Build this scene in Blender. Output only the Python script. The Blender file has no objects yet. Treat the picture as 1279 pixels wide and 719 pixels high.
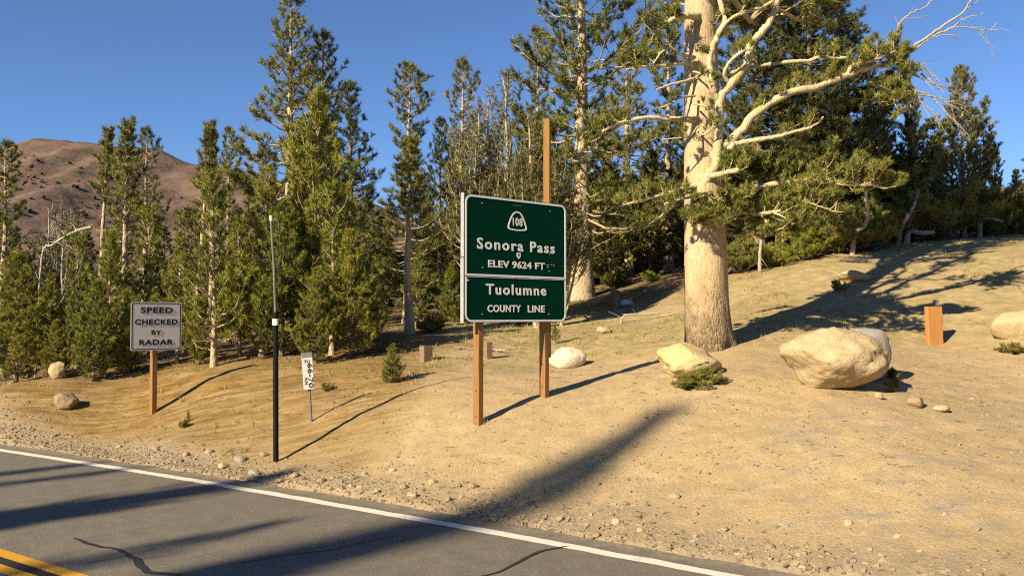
import bpy, math, random
import numpy as np
from mathutils import Vector, Matrix

# ------------------------------------------------------------------ camera, sky, sun, exposure
F, PITCH, CAMZ = 1050.0, math.atan(35.5 / 1050.0), 2.2
scene = bpy.context.scene
C = scene.collection
cam_d = bpy.data.cameras.new('camera')
cam_d.sensor_width = 36.0
cam_d.lens = 36.0 * F / 1279.0
cam_d.clip_start, cam_d.clip_end = 0.1, 9000.0
cam = bpy.data.objects.new('camera', cam_d)
cam.location = (0, 0, CAMZ)
cam.rotation_euler = (math.pi / 2 + PITCH, 0, 0)
C.objects.link(cam)
scene.camera = cam

SUN_AZ, SUN_EL = math.radians(225), math.radians(30)      # compass bearing of the sun (y = north) and its height
world = bpy.data.worlds.new('World')
scene.world = world
world.use_nodes = True
wn = world.node_tree
bg = wn.nodes['Background']
sky = wn.nodes.new('ShaderNodeTexSky')
sky.sky_type = 'NISHITA'
sky.sun_disc = False
sky.sun_elevation = SUN_EL
sky.sun_rotation = SUN_AZ
sky.altitude = 2900
sky.air_density = 1.0
sky.dust_density = 0.0
sky.ozone_density = 6.5
wn.links.new(sky.outputs[0], bg.inputs[0])
bg.inputs[1].default_value = 0.068

sun_d = bpy.data.lights.new('sun', 'SUN')
sun_d.energy = 5.0
sun_d.angle = math.radians(0.53)
sun_d.color = (1.0, 0.84, 0.57)
sun = bpy.data.objects.new('sun', sun_d)
sdir = Vector((math.sin(SUN_AZ) * math.cos(SUN_EL), math.cos(SUN_AZ) * math.cos(SUN_EL), math.sin(SUN_EL)))
sun.rotation_euler = sdir.to_track_quat('Z', 'Y').to_euler()
C.objects.link(sun)
vs = scene.view_settings
vs.view_transform = 'Standard'
vs.look = 'None'
vs.gamma = 1.0
vs.use_curve_mapping = False
vs.exposure = 1.19
scene.cycles.use_denoising = False
scene.cycles.filter_width = 1.15
scene.cycles.sample_clamp_indirect = 3.0

# ------------------------------------------------------------------ helpers
def ray(px, py):
    xc = (px - 639.5) / F
    yc = -(py - 359.5) / F
    return np.array([xc, math.cos(PITCH) - math.sin(PITCH) * yc, math.sin(PITCH) + math.cos(PITCH) * yc])

CAM = np.array([0.0, 0.0, CAMZ])
def at(px, py, Y):
    r = ray(px, py)
    return CAM + r * (Y / r[1])

class MB:
    """collects vertices and polygons; build() links them as one mesh object"""
    def __init__(self):
        self.v, self.f, self.t, self.nv = [], [], [], 0
    def add(self, verts, faces, tint=0.5):
        verts = np.asarray(verts, float).reshape(-1, 3)
        faces = np.asarray(faces, int)
        self.v.append(verts)
        self.f.append(faces + self.nv)
        self.t.append(np.full(len(verts), tint, float) if np.isscalar(tint) else np.asarray(tint, float))
        self.nv += len(verts)
    def tube(self, P, R, n=6, cap=True, tint=0.5):
        P = np.asarray(P, float); m = len(P)
        R = np.broadcast_to(np.asarray(R, float), (m,))
        t = np.gradient(P, axis=0)
        t /= np.linalg.norm(t, axis=1)[:, None] + 1e-9
        mean = np.abs(t).mean(0)
        ref = np.zeros(3); ref[int(np.argmin(mean))] = 1
        u = np.cross(t, ref); u /= np.linalg.norm(u, axis=1)[:, None] + 1e-9
        w = np.cross(t, u)
        a = np.arange(n) * 2 * math.pi / n
        V = P[:, None] + R[:, None, None] * (np.cos(a)[None, :, None] * u[:, None] + np.sin(a)[None, :, None] * w[:, None])
        i = np.arange(m - 1)[:, None] * n; j = np.arange(n)[None]; k = (j + 1) % n
        f = np.stack([i + j, i + k, i + n + k, i + n + j], -1).reshape(-1, 4)
        self.add(V, f, tint)
        if cap:
            for ring, flip in ((0, False), (m - 1, True)):
                c = np.vstack([V[ring], P[ring][None]])
                q = np.array([[b, (b + 1) % n, n] if flip else [(b + 1) % n, b, n] for b in range(n)])
                self.add(c, q, tint)
    def sticks(self, A, B, ra, rb, n=3):
        A = np.asarray(A, float); B = np.asarray(B, float); N = len(A)
        if N == 0: return
        t = B - A; t /= np.linalg.norm(t, axis=1)[:, None] + 1e-9
        ref = np.where(np.abs(t[:, 2:3]) > .8, np.array([[1., 0, 0]]), np.array([[0, 0, 1.]]))
        u = np.cross(t, ref); u /= np.linalg.norm(u, axis=1)[:, None] + 1e-9
        w = np.cross(t, u)
        a = np.arange(n) * 2 * math.pi / n
        off = np.cos(a)[None, :, None] * u[:, None] + np.sin(a)[None, :, None] * w[:, None]
        ra = np.broadcast_to(ra, (N,)); rb = np.broadcast_to(rb, (N,))
        V = np.concatenate([A[:, None] + off * ra[:, None, None], B[:, None] + off * rb[:, None, None]], 1)
        j = np.arange(n); k = (j + 1) % n
        f = np.stack([j, k, n + k, n + j], -1)[None] + (np.arange(N) * 2 * n)[:, None, None]
        self.add(V, f.reshape(-1, 4))
    def box(self, c, s, M=None):
        x, y, z = [h / 2 for h in s]
        V = np.array([[-x, -y, -z], [x, -y, -z], [x, y, -z], [-x, y, -z], [-x, -y, z], [x, -y, z], [x, y, z], [-x, y, z]]) + np.array(c)
        if M is not None:
            V = V @ np.array(M)[:3, :3].T + np.array(M)[:3, 3]
        self.add(V, [[0, 3, 2, 1], [4, 5, 6, 7], [0, 1, 5, 4], [1, 2, 6, 5], [2, 3, 7, 6], [3, 0, 4, 7]])
    def mesh(self, name, mat, smooth=False):
        me = bpy.data.meshes.new(name)
        V = np.concatenate(self.v) if self.v else np.zeros((0, 3))
        me.vertices.add(len(V))
        me.vertices.foreach_set('co', V.astype(np.float32).ravel())
        lens = np.concatenate([np.full(len(f), f.shape[1]) for f in self.f])
        loops = np.concatenate([f.ravel() for f in self.f])
        me.loops.add(len(loops))
        me.loops.foreach_set('vertex_index', loops.astype(np.int32))
        me.polygons.add(len(lens))
        st = np.concatenate([[0], np.cumsum(lens)[:-1]])
        me.polygons.foreach_set('loop_start', st.astype(np.int32))
        me.polygons.foreach_set('loop_total', lens.astype(np.int32))
        me.polygons.foreach_set('use_smooth', np.full(len(lens), bool(smooth)))
        at_ = me.attributes.new('tint', 'FLOAT', 'POINT')
        at_.data.foreach_set('value', np.concatenate(self.t).astype(np.float32))
        me.update(calc_edges=True)
        if mat: me.materials.append(mat)
        return me
    def build(self, name, mat, parent=None, smooth=False):
        return link(name, self.mesh(name, mat, smooth), parent)

def link(name, data, parent=None):
    o = bpy.data.objects.new(name, data)
    C.objects.link(o)
    if parent: o.parent = parent
    return o

def tag(o, label=None, cat=None, group=None, kind=None):
    if label: o['label'] = label
    if cat: o['category'] = cat
    if group: o['group'] = group
    if kind: o['kind'] = kind
    return o

def empty(name, loc=(0, 0, 0), rz=0):
    o = link(name, None)
    o.empty_display_size = .2
    o.location = loc
    o.rotation_euler = (0, 0, rz)
    return o

def copy_tree(o, parent=None):
    c = o.copy(); C.objects.link(c); c.parent = parent
    for ch in o.children: copy_tree(ch, c)
    return c

def vnoise(x, y, seed=0):
    """smooth lattice noise, -1..1"""
    x = np.asarray(x, float); y = np.asarray(y, float)
    xi = np.floor(x).astype(np.int64); yi = np.floor(y).astype(np.int64)
    fx = x - xi; fy = y - yi
    fx = fx * fx * (3 - 2 * fx); fy = fy * fy * (3 - 2 * fy)
    def h(a, b):
        k = (a * 374761393 + b * 668265263 + seed * 1442695041) & 0x7fffffff
        k = ((k ^ (k >> 13)) * 1274126177) & 0x7fffffff
        return ((k ^ (k >> 16)) & 0xffff) / 32767.5 - 1
    return (h(xi, yi) * (1 - fx) + h(xi + 1, yi) * fx) * (1 - fy) + (h(xi, yi + 1) * (1 - fx) + h(xi + 1, yi + 1) * fx) * fy

def sstep(a, b, x):
    t = np.clip((x - a) / (b - a), 0, 1)
    return t * t * (3 - 2 * t)

# ------------------------------------------------------------------ materials
class NT:
    def __init__(self, name, rough=.8, spec=.3):
        self.m = bpy.data.materials.new(name); self.m.use_nodes = True
        self.t = self.m.node_tree; self.b = self.t.nodes['Principled BSDF']
        self.b.inputs['Roughness'].default_value = rough
        self.b.inputs['Specular IOR Level'].default_value = spec
        self.co = None
    def n(self, ty, **kw):
        nd = self.t.nodes.new(ty)
        for k, v in kw.items(): setattr(nd, k, v)
        return nd
    def put(self, sock, v):
        if hasattr(v, 'is_output'): self.t.links.new(v, sock)
        else: sock.default_value = v
    def coord(self, scale=(1, 1, 1), obj=True, rot=0):
        tc = self.n('ShaderNodeTexCoord'); mp = self.n('ShaderNodeMapping')
        self.t.links.new(tc.outputs['Object' if obj else 'Generated'], mp.inputs[0])
        mp.inputs['Scale'].default_value = scale; mp.inputs['Rotation'].default_value = (0, 0, rot)
        return mp.outputs[0]
    def noise(self, scale, detail=4, rough=.55, vec=None, dist=0):
        nd = self.n('ShaderNodeTexNoise')
        nd.inputs['Scale'].default_value = scale; nd.inputs['Detail'].default_value = detail
        nd.inputs['Roughness'].default_value = rough; nd.inputs['Distortion'].default_value = dist
        self.put(nd.inputs['Vector'], vec if vec is not None else self.coord())
        return nd.outputs[0]
    def vor(self, scale, vec=None, feature='F1', out=0):
        nd = self.n('ShaderNodeTexVoronoi', feature=feature)
        nd.inputs['Scale'].default_value = scale
        self.put(nd.inputs['Vector'], vec if vec is not None else self.coord())
        return nd.outputs[out]
    def ramp(self, fac, stops):
        nd = self.n('ShaderNodeValToRGB'); e = nd.color_ramp.elements
        while len(e) < len(stops): e.new(.5)
        for el, (p, c) in zip(e, stops):
            el.position = p; el.color = (c, c, c, 1) if np.isscalar(c) else (*c, 1)
        self.put(nd.inputs[0], fac)
        return nd.outputs[0]
    def mix(self, fac, a, b, mode='MIX'):
        nd = self.n('ShaderNodeMix', data_type='RGBA', blend_type=mode)
        self.put(nd.inputs[0], fac)
        self.put(nd.inputs[6], (*a, 1) if isinstance(a, tuple) else a)
        self.put(nd.inputs[7], (*b, 1) if isinstance(b, tuple) else b)
        return nd.outputs[2]
    def math(self, op, a, b=0.0):
        nd = self.n('ShaderNodeMath', operation=op)
        self.put(nd.inputs[0], a); self.put(nd.inputs[1], b)
        return nd.outputs[0]
    def attr(self, name):
        nd = self.n('ShaderNodeAttribute', attribute_name=name)
        return nd.outputs['Fac']
    def rand(self):
        return self.n('ShaderNodeObjectInfo').outputs['Random']
    def color(self, c): self.put(self.b.inputs['Base Color'], (*c, 1) if isinstance(c, tuple) else c)
    def bump(self, h, strength=.5, dist=.02):
        nd = self.n('ShaderNodeBump'); nd.inputs['Strength'].default_value = strength
        nd.inputs['Distance'].default_value = dist
        self.put(nd.inputs['Height'], h); self.t.links.new(nd.outputs[0], self.b.inputs['Normal'])

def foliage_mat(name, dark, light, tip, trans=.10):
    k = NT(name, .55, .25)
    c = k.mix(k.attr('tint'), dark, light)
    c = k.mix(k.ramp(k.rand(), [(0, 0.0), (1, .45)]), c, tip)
    k.color(c)
    tr = k.n('ShaderNodeBsdfTranslucent'); k.put(tr.inputs[0], c)
    mx = k.n('ShaderNodeMixShader'); mx.inputs[0].default_value = trans
    out = k.t.nodes['Material Output']
    k.t.links.new(k.b.outputs[0], mx.inputs[1]); k.t.links.new(tr.outputs[0], mx.inputs[2])
    k.t.links.new(mx.outputs[0], out.inputs[0])
    return k.m

def bark_mat(name, a, b, dark, sx=9, relief=.03, lichen=None):
    k = NT(name, .85, .15)
    v = k.coord((sx, sx, sx * .28))
    n1 = k.noise(1.0, 6, .65, v, .6)
    n2 = k.noise(.9, 3)
    c = k.mix(k.ramp(n2, [(.35, 0), (.65, 1)]), a, b)
    c = k.mix(k.ramp(n1, [(.30, .75), (.46, 0)]), c, dark)
    if lichen: c = k.mix(k.ramp(k.noise(2.3, 5), [(.58, 0), (.68, .8)]), c, lichen)
    k.color(c)
    pl = k.vor(1.6, v, 'DISTANCE_TO_EDGE')
    h = k.math('ADD', k.math('MULTIPLY', n1, 1.0), k.math('MULTIPLY', k.ramp(pl, [(0, 0), (.25, 1)]), .6))
    k.bump(h, .8, relief)
    return k.m

M = {}
M['pine_young'] = foliage_mat('young pine needles', (.032, .052, .006), (.26, .285, .031), (.35, .30, .040))
M['pine_old'] = foliage_mat('old pine needles', (.032, .048, .011), (.230, .232, .046), (.28, .245, .055))
M['pine_grey'] = foliage_mat('greyish pine needles', (.050, .060, .018), (.19, .185, .058), (.21, .185, .070))
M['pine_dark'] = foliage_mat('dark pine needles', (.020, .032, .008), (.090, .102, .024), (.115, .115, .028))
M['shrub_leaf'] = foliage_mat('shrub leaves', (.07, .085, .015), (.24, .23, .045), (.27, .22, .06))
M['grass'] = foliage_mat('dry mountain grass', (.17, .15, .05), (.36, .30, .13), (.24, .23, .06))
M['bark'] = bark_mat('pale pine bark', (.36, .285, .18), (.40, .33, .22), (.15, .10, .06), 10, .02)
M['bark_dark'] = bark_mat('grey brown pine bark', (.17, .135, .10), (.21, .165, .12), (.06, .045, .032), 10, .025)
M['dead'] = bark_mat('bleached dead wood', (.31, .275, .225), (.36, .32, .26), (.16, .13, .10), 14, .01)
# big trunk: buff upper bark, greyer and rougher towards the root flare, black pitch specks
k = NT('big pine bark', .85, .15)
n1 = k.noise(1.0, 7, .68, k.coord((16, 16, 3.6)), .8)
flake = k.n('ShaderNodeTexVoronoi', feature='F1'); flake.inputs['Scale'].default_value = 1.0; flake.inputs['Randomness'].default_value = 1.0
k.put(flake.inputs['Vector'], k.coord((30, 30, 15)))
fl = k.ramp(flake.outputs['Color'], [(.2, 0), (.8, 1)])
c = k.mix(k.ramp(k.noise(1.1, 4), [(.38, 0), (.62, 1)]), (.40, .295, .170), (.46, .36, .225))
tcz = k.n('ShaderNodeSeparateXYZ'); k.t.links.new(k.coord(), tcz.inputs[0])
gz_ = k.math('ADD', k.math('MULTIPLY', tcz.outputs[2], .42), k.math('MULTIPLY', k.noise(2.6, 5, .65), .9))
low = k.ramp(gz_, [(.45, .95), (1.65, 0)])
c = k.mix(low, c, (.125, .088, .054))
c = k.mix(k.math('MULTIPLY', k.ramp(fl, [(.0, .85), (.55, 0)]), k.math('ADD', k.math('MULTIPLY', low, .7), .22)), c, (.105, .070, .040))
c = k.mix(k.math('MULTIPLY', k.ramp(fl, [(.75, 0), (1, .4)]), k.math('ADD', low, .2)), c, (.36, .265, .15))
c = k.mix(k.ramp(n1, [(.30, .75), (.42, 0)]), c, (.12, .08, .045))
sp = k.vor(1.0, k.coord((26, 26, 16)))
c = k.mix(k.math('MULTIPLY', k.ramp(sp, [(.12, 1), (.19, 0)]), k.ramp(k.noise(1.3, 2), [(.42, 0), (.58, .9)])), c, (.06, .04, .026))
k.color(c)
h = k.math('ADD', n1, k.math('MULTIPLY', k.math('MULTIPLY', flake.outputs[0], -1.0), k.math('ADD', k.math('MULTIPLY', low, .9), .25)))
k.bump(h, .9, .03)
M['big_bark'] = k.m
# limbs with lichen
M['limb'] = bark_mat('buff limb bark', (.42, .345, .205), (.47, .395, .24), (.19, .14, .08), 16, .012, (.27, .26, .06))

# dirt
k = NT('sandy ground', .95, .1)
big = k.noise(.55, 5, .6); mid = k.noise(3.2, 6, .65); fine = k.noise(38, 5, .7)
c = k.mix(k.ramp(big, [(.35, 0), (.65, 1)]), (.36, .264, .146), (.42, .318, .180))
c = k.mix(k.ramp(mid, [(.42, .5), (.58, 0)]), c, (.29, .22, .125))
c = k.mix(k.ramp(fine, [(.36, .45), (.50, 0)]), c, (.17, .12, .065))
c = k.mix(k.ramp(fine, [(.56, 0), (.68, .5)]), c, (.47, .40, .29))
c = k.mix(k.math('MULTIPLY', k.attr('bank'), k.ramp(k.noise(1.7, 6, .7), [(.30, .35), (.58, 1)])), c, (.205, .118, .036))
stk = k.noise(1.6, 6, .7, k.coord((.8, 5.5, 1), rot=-.75))
c = k.mix(k.math('MULTIPLY', k.attr('bank'), k.ramp(stk, [(.40, .85), (.52, 0)])), c, (.115, .065, .022))
c = k.mix(k.math('MULTIPLY', k.attr('bank'), k.ramp(stk, [(.56, 0), (.68, .7)])), c, (.37, .27, .135))
c = k.mix(k.math('MULTIPLY', k.attr('gravel'), k.ramp(k.noise(5, 6, .7), [(.35, .2), (.6, 1)])), c, (.24, .195, .14))
c = k.mix(k.math('MULTIPLY', k.attr('meadow'), k.ramp(k.noise(2.6, 7, .7), [(.40, .05), (.60, .75)])), c, (.190, .168, .068))
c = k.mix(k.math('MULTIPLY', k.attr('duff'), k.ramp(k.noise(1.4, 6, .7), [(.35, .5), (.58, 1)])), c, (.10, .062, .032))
# grey worn rock patches in the turnout
c = k.mix(k.math('MULTIPLY', k.attr('worn'), k.ramp(k.noise(2.1, 7, .7, k.coord((1, 1.8, 1))), [(.52, 0), (.66, .8)])), c, (.23, .205, .17))
k.color(c)
h = k.math('ADD', k.math('MULTIPLY', mid, .55), k.math('MULTIPLY', fine, .40))
k.bump(k.math('ADD', h, k.math('MULTIPLY', k.noise(13, 5, .7), .35)), .7, .06)
M['dirt'] = k.m

k = NT('asphalt', .78, .35)
fine = k.noise(55, 4, .75); mid = k.noise(4, 6, .6)
c = k.mix(k.ramp(mid, [(.3, 0), (.7, 1)]), (.118, .105, .084), (.165, .147, .117))
c = k.mix(k.ramp(fine, [(.40, .6), (.52, 0)]), c, (.055, .050, .043))
ag = k.vor(38)
c = k.mix(k.math('MULTIPLY', k.ramp(ag, [(.16, 1), (.26, 0)]), k.ramp(k.noise(31, 2), [(.54, 0), (.60, 1)])), c, (.36, .32, .26))
c = k.mix(k.math('MULTIPLY', k.attr('tint'), k.ramp(k.noise(6, 6, .75), [(.40, 0), (.62, .9)])), c, (.26, .205, .135))
k.color(c); k.bump(k.math('ADD', fine, k.math('MULTIPLY', ag, .5)), .5, .006)
M['asphalt'] = k.m
k = NT('white road paint', .7, .3)
c = k.mix(k.ramp(k.noise(9, 6, .75), [(.30, .85), (.44, 0)]), (.62, .585, .50), (.26, .235, .19))
c = k.mix(k.ramp(k.noise(150, 2), [(.36, .6), (.46, 0)]), c, (.25, .22, .18)); k.color(c); M['paint_white'] = k.m
k = NT('yellow road paint', .7, .3)
c = k.mix(k.ramp(k.noise(14, 6, .75), [(.28, .8), (.42, 0)]), (.50, .25, .012), (.16, .09, .025))
c = k.mix(k.ramp(k.noise(150, 2), [(.34, .6), (.44, 0)]), c, (.15, .09, .03)); k.color(c); M['paint_yellow'] = k.m
k = NT('black road paint', .8, .2)
k.color(k.mix(k.noise(40, 4), (.012, .011, .010), (.035, .031, .027))); M['paint_black'] = k.m
k = NT('crack tar', .45, .5); k.color(k.mix(k.noise(30, 4), (.010, .010, .010), (.030, .027, .024))); M['tar'] = k.m

def plain(name, c, rough=.6, spec=.4, var=.12, scale=8, metal=0):
    k = NT(name, rough, spec); k.b.inputs['Metallic'].default_value = metal
    d = tuple(x * (1 - var * 2.2) for x in c)
    k.color(k.mix(k.ramp(k.noise(scale, 5, .65), [(.35, 0), (.65, 1)]), d, c)); return k.m
k = NT('green sign sheeting', 1.0, .03)
c = k.mix(k.ramp(k.noise(3, 4), [(.3, 0), (.7, 1)]), (.0009, .032, .0170), (.0012, .038, .0200))
c = k.mix(k.ramp(k.noise(5.5, 6, .8, k.coord((1.6, 1, .8)), 1.2), [(.66, 0), (.72, .5)]), c, (.02, .085, .05)); k.color(c); M['sign_green'] = k.m
M['sign_white'] = plain('white reflective sheeting', (.92, .92, .88), .6, .3, .04, 20)
M['sign_lightgrey'] = plain('weathered white sheeting', (.70, .675, .61), .6, .3, .04, 6)
M['sign_black'] = plain('black sign ink', (.010, .010, .010), .5, .3)
M['alu'] = plain('dull aluminium', (.50, .50, .48), .45, .5, .1, 12, .5)
M['pole_black'] = plain('black painted steel tube', (.006, .006, .006), .7, .15)
M['pole_grey'] = plain('weathered grey rod', (.13, .135, .12), .6, .3)
M['pole_tip'] = plain('pale green rod tip', (.45, .58, .40), .6, .3)
def wood(name, a, b, dark):
    k = NT(name, .75, .25)
    g = k.noise(1.0, 6, .65, k.coord((30, 30, 1.6)), .5)
    c = k.mix(k.ramp(g, [(.30, 0), (.70, 1)]), a, b)
    c = k.mix(k.ramp(k.noise(1, 4, .6, k.coord((60, 60, 2.5))), [(.30, .7), (.42, 0)]), c, dark)
    k.color(c); k.bump(g, .4, .004); return k.m
M['wood_post'] = wood('stained brown post wood', (.19, .092, .032), (.25, .130, .046), (.08, .036, .015))
M['wood_light'] = wood('sunbleached tan post wood', (.185, .098, .026), (.23, .125, .036), (.10, .05, .018))
M['wood_orange'] = wood('orange stained timber', (.33, .145, .042), (.38, .18, .055), (.17, .07, .022))
M['wood_stump'] = wood('grey brown weathered wood', (.17, .115, .070), (.21, .150, .092), (.07, .045, .03))
M['bolt'] = plain('galvanised bolt', (.55, .55, .52), .4, .5, .1, 30, .6)
M['hole'] = plain('dark drilled hole', (.012, .009, .007), .9, .1)

def rock_mat(name, a, b, speck, stain):
    k = NT(name, .9, .15)
    c = k.mix(k.ramp(k.noise(2.4, 6, .65), [(.35, 0), (.65, 1)]), a, b)
    c = k.mix(k.ramp(k.noise(45, 4, .7), [(.36, .6), (.47, 0)]), c, speck)
    c = k.mix(k.ramp(k.noise(4.2, 7, .75), [(.55, 0), (.68, .7)]), c, stain)
    k.color(c)
    k.bump(k.math('ADD', k.noise(9, 7, .7), k.math('MULTIPLY', k.noise(45, 4), .25)), .75, .05)
    return k.m
M['rock_tan'] = rock_mat('tan granite', (0.364, 0.280, 0.161), (0.434, 0.350, 0.224), (0.196, 0.140, 0.077), (0.336, 0.203, 0.077))
M['rock_pale'] = rock_mat('pale granite', (0.490, 0.434, 0.329), (0.532, 0.490, 0.392), (0.315, 0.252, 0.168), (0.420, 0.308, 0.168))
M['rock_yellow'] = rock_mat('yellow weathered granite', (0.434, 0.329, 0.154), (0.490, 0.406, 0.245), (0.252, 0.175, 0.077), (0.364, 0.231, 0.077))
M['rock_grey'] = rock_mat('grey slate rock', (0.238, 0.224, 0.196), (0.294, 0.273, 0.238), (0.154, 0.133, 0.112), (0.252, 0.196, 0.126))
M['rock_brown'] = rock_mat('brown field stone', (0.252, 0.182, 0.112), (0.308, 0.231, 0.147), (0.140, 0.098, 0.063), (0.210, 0.126, 0.056))
k = NT('gravel stones', .9, .15)
c = k.mix(k.attr('tint'), (.16, .125, .085), (.33, .265, .18)); k.color(k.mix(k.ramp(k.noise(60, 3), [(.4, .4), (.5, 0)]), c, (.15, .11, .07)))
M['gravel'] = k.m
k = NT('mountain scree', .95, .05)
c = k.mix(k.ramp(k.noise(.006, 6, .6), [(.35, 0), (.65, 1)]), (.128, .085, .069), (.160, .112, .092))
c = k.mix(k.ramp(k.noise(.035, 7, .7), [(.48, 0), (.62, .8)]), c, (.085, .062, .048))
c = k.mix(k.ramp(k.noise(.012, 7, .72, k.coord((1, 1, 2.4))), [(.53, 0), (.63, .75)]), c, (.075, .068, .038))
k.color(c); k.bump(k.noise(.05, 7, .7), .6, 8); M['mountain'] = k.m
M['mountain_bush'] = plain('mountain scrub', (.058, .048, .030), .9, .1, .2, .05)

# ------------------------------------------------------------------ road line and terrain height
RU = np.array([-.83035, .55724]); RN = np.array([.55724, .83035])
def s_white(u):
    uc = np.clip(u, -6, 18)
    base = -3.4408e-3 * uc ** 2 + 4.7418e-2 * uc + 6.99505
    slope = -2 * 3.4408e-3 * uc + 4.7418e-2
    return base + slope * (u - uc)
def roadd(x, y):
    """metres beyond the outer edge of the white edge line (negative: on the road)"""
    u = x * RU[0] + y * RU[1]
    return x * RN[0] + y * RN[1] - s_white(u)
def road_xy(u, off):
    s = s_white(u) + off
    return np.stack([u * RU[0] + s * RN[0], u * RU[1] + s * RN[1]], -1)

cp = []
for px, py, Y in [(598, 537, 12.3), (682, 497, 13.2), (885, 432, 16), (1000, 390, 18.4), (1100, 345, 21.5), (1200, 300, 25.9),
                  (1167, 433, 17), (1050, 489, 12), (860, 471, 13.5), (708, 462, 16.5), (532, 450, 17), (612, 448, 17.2),
                  (725, 372, 28), (560, 420, 20), (930, 348, 24), (1279, 290, 31), (1255, 425, 16.5),
                  (191, 521, 15.5), (275, 465, 16.4), (0, 475, 17.0), (82, 512, 15.9), (70, 476, 17.6), (391, 524, 13.6), (345, 580, 12.4),
                  (505, 487, 14.2), (440, 440, 18), (330, 452, 17.4), (1279, 500, 12.5), (1279, 600, 8.9), (1100, 620, 8.6), (900, 600, 9.6),
                  (800, 380, 25), (1000, 560, 10.0), (760, 560, 11.0), (560, 570, 11.3), (450, 545, 12.6), (120, 535, 15.4), (860, 392, 22)]:
    cp.append(at(px, py, Y))
for u in (-8, -4, 0, 3, 6, 9, 12, 15, 19, 26, 34):
    for off, z in ((.15, .0), (.9, .05)):
        q = road_xy(np.array(float(u)), off); cp.append(np.array([q[0], q[1], z]))
for q in [(-16, 28, 1.3), (-5, 30, 1.9), (-28, 40, .8), (0, 45, 3.2), (14, 44, 6.4), (26, 40, 8.2), (24, 24, 5.0), (20, 12, 2.6), (14, 4, 1.0), (-18, 45, 1.4)]:
    cp.append(np.array(q, float))
cp = np.array(cp)
def _U(r2): return np.where(r2 > 1e-9, r2 * np.log(np.maximum(r2, 1e-9)), 0.0)
_n = len(cp)
_K = _U(((cp[:, None, :2] - cp[None, :, :2]) ** 2).sum(-1)) + np.eye(_n) * 2.0
_P = np.hstack([np.ones((_n, 1)), cp[:, :2]])
_A = np.block([[_K, _P], [_P.T, np.zeros((3, 3))]])
_w = np.linalg.solve(_A, np.concatenate([cp[:, 2], np.zeros(3)]))
def ground_z(x, y, rough=True):
    x = np.atleast_1d(np.asarray(x, float)); y = np.atleast_1d(np.asarray(y, float))
    sh = x.shape; x = x.ravel(); y = y.ravel()
    xc = np.clip(x, -40, 40); yc = np.clip(y, -5, 50)
    z = np.zeros_like(x)
    for i0 in range(0, len(x), 20000):
        sl = slice(i0, i0 + 20000)
        r2 = (xc[sl, None] - cp[None, :, 0]) ** 2 + (yc[sl, None] - cp[None, :, 1]) ** 2
        z[sl] = _U(r2) @ _w[:_n] + _w[_n] + _w[_n + 1] * xc[sl] + _w[_n + 2] * yc[sl]
    r = np.hypot(x, y - 12)
    far = 2.0 + 3.5 * sstep(-60, 120, x)
    z = z + (far - z) * sstep(42, 110, r)
    d = roadd(x, y)
    if rough:
        amp = sstep(.1, 1.2, d)
        z = z + amp * (.022 * vnoise(x * .9, y * .9, 1) + .010 * vnoise(x * 2.7, y * 2.7, 2) + .010 * vnoise(x * 6.3, y * 6.3, 3))
    # blend down to the road bed, and a low bank on the camera's side
    edge = .26 + .07 * vnoise(x * 1.4, y * 1.4, 5) + .03 * vnoise(x * 5, y * 5, 6)
    bed = -.10
    z = np.where(d > edge, bed + (np.maximum(z, .012) - bed) * sstep(0, .22, d - edge) ** .7, bed)
    near = sstep(-7.1, -9.5, d)
    z = z + near * (.5 + .06 * np.clip(-d - 9, 0, 40))
    return z.reshape(sh)
def gz1(x, y): return float(ground_z(x, y)[0])

def axis(lo, hi, step, far, g=1.17):
    mid = list(np.arange(lo, hi + 1e-6, step)); a, s = hi, step
    while a < far: s *= g; a += s; mid.append(a)
    b, s = lo, step; left = []
    while b > -far: s *= g; b -= s; left.append(b)
    return np.array(left[::-1] + mid)
gx = axis(-12, 12, .075, 3500); gy = axis(6, 20, .075, 3500)
GX, GY = np.meshgrid(gx, gy)
GZ = ground_z(GX, GY)
V = np.stack([GX, GY, GZ], -1).reshape(-1, 3)
nx, ny = len(gx), len(gy)
i = np.arange(ny - 1)[:, None] * nx + np.arange(nx - 1)[None]
mb = MB(); mb.add(V, np.stack([i, i + 1, i + nx + 1, i + nx], -1).reshape(-1, 4))
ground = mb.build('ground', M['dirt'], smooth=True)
tag(ground, 'sandy tan roadside ground rising to a forested slope', None, None, 'structure')
D = roadd(V[:, 0], V[:, 1]); x, y = V[:, 0], V[:, 1]
def put_attr(me, name, val):
    a = me.attributes.new(name, 'FLOAT', 'POINT'); a.data.foreach_set('value', np.asarray(val, np.float32))
wob = vnoise(x * .8, y * .8, 11) * .5
put_attr(ground.data, 'gravel', sstep(1.7, .5, D + wob * .8) * .9)
bank = sstep(-.6, -2.4, x + wob * 1.5) * sstep(.6, 1.6, D + wob * .6) * (.55 + .45 * sstep(12, 16, y))
put_attr(ground.data, 'bank', bank)
meadow = sstep(15.2, 17.5, y + wob * 1.6 - .12 * np.maximum(x - 5, 0)) * sstep(-4, -1.5, x) * .95
put_attr(ground.data, 'meadow', np.maximum(meadow, bank * .35))
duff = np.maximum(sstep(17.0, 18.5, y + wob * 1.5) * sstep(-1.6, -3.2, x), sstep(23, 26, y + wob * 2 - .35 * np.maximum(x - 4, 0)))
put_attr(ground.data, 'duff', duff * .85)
put_attr(ground.data, 'worn', sstep(1.5, 3.5, x) * sstep(12.5, 10.5, y) * sstep(.9, 1.6, D))

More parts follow.
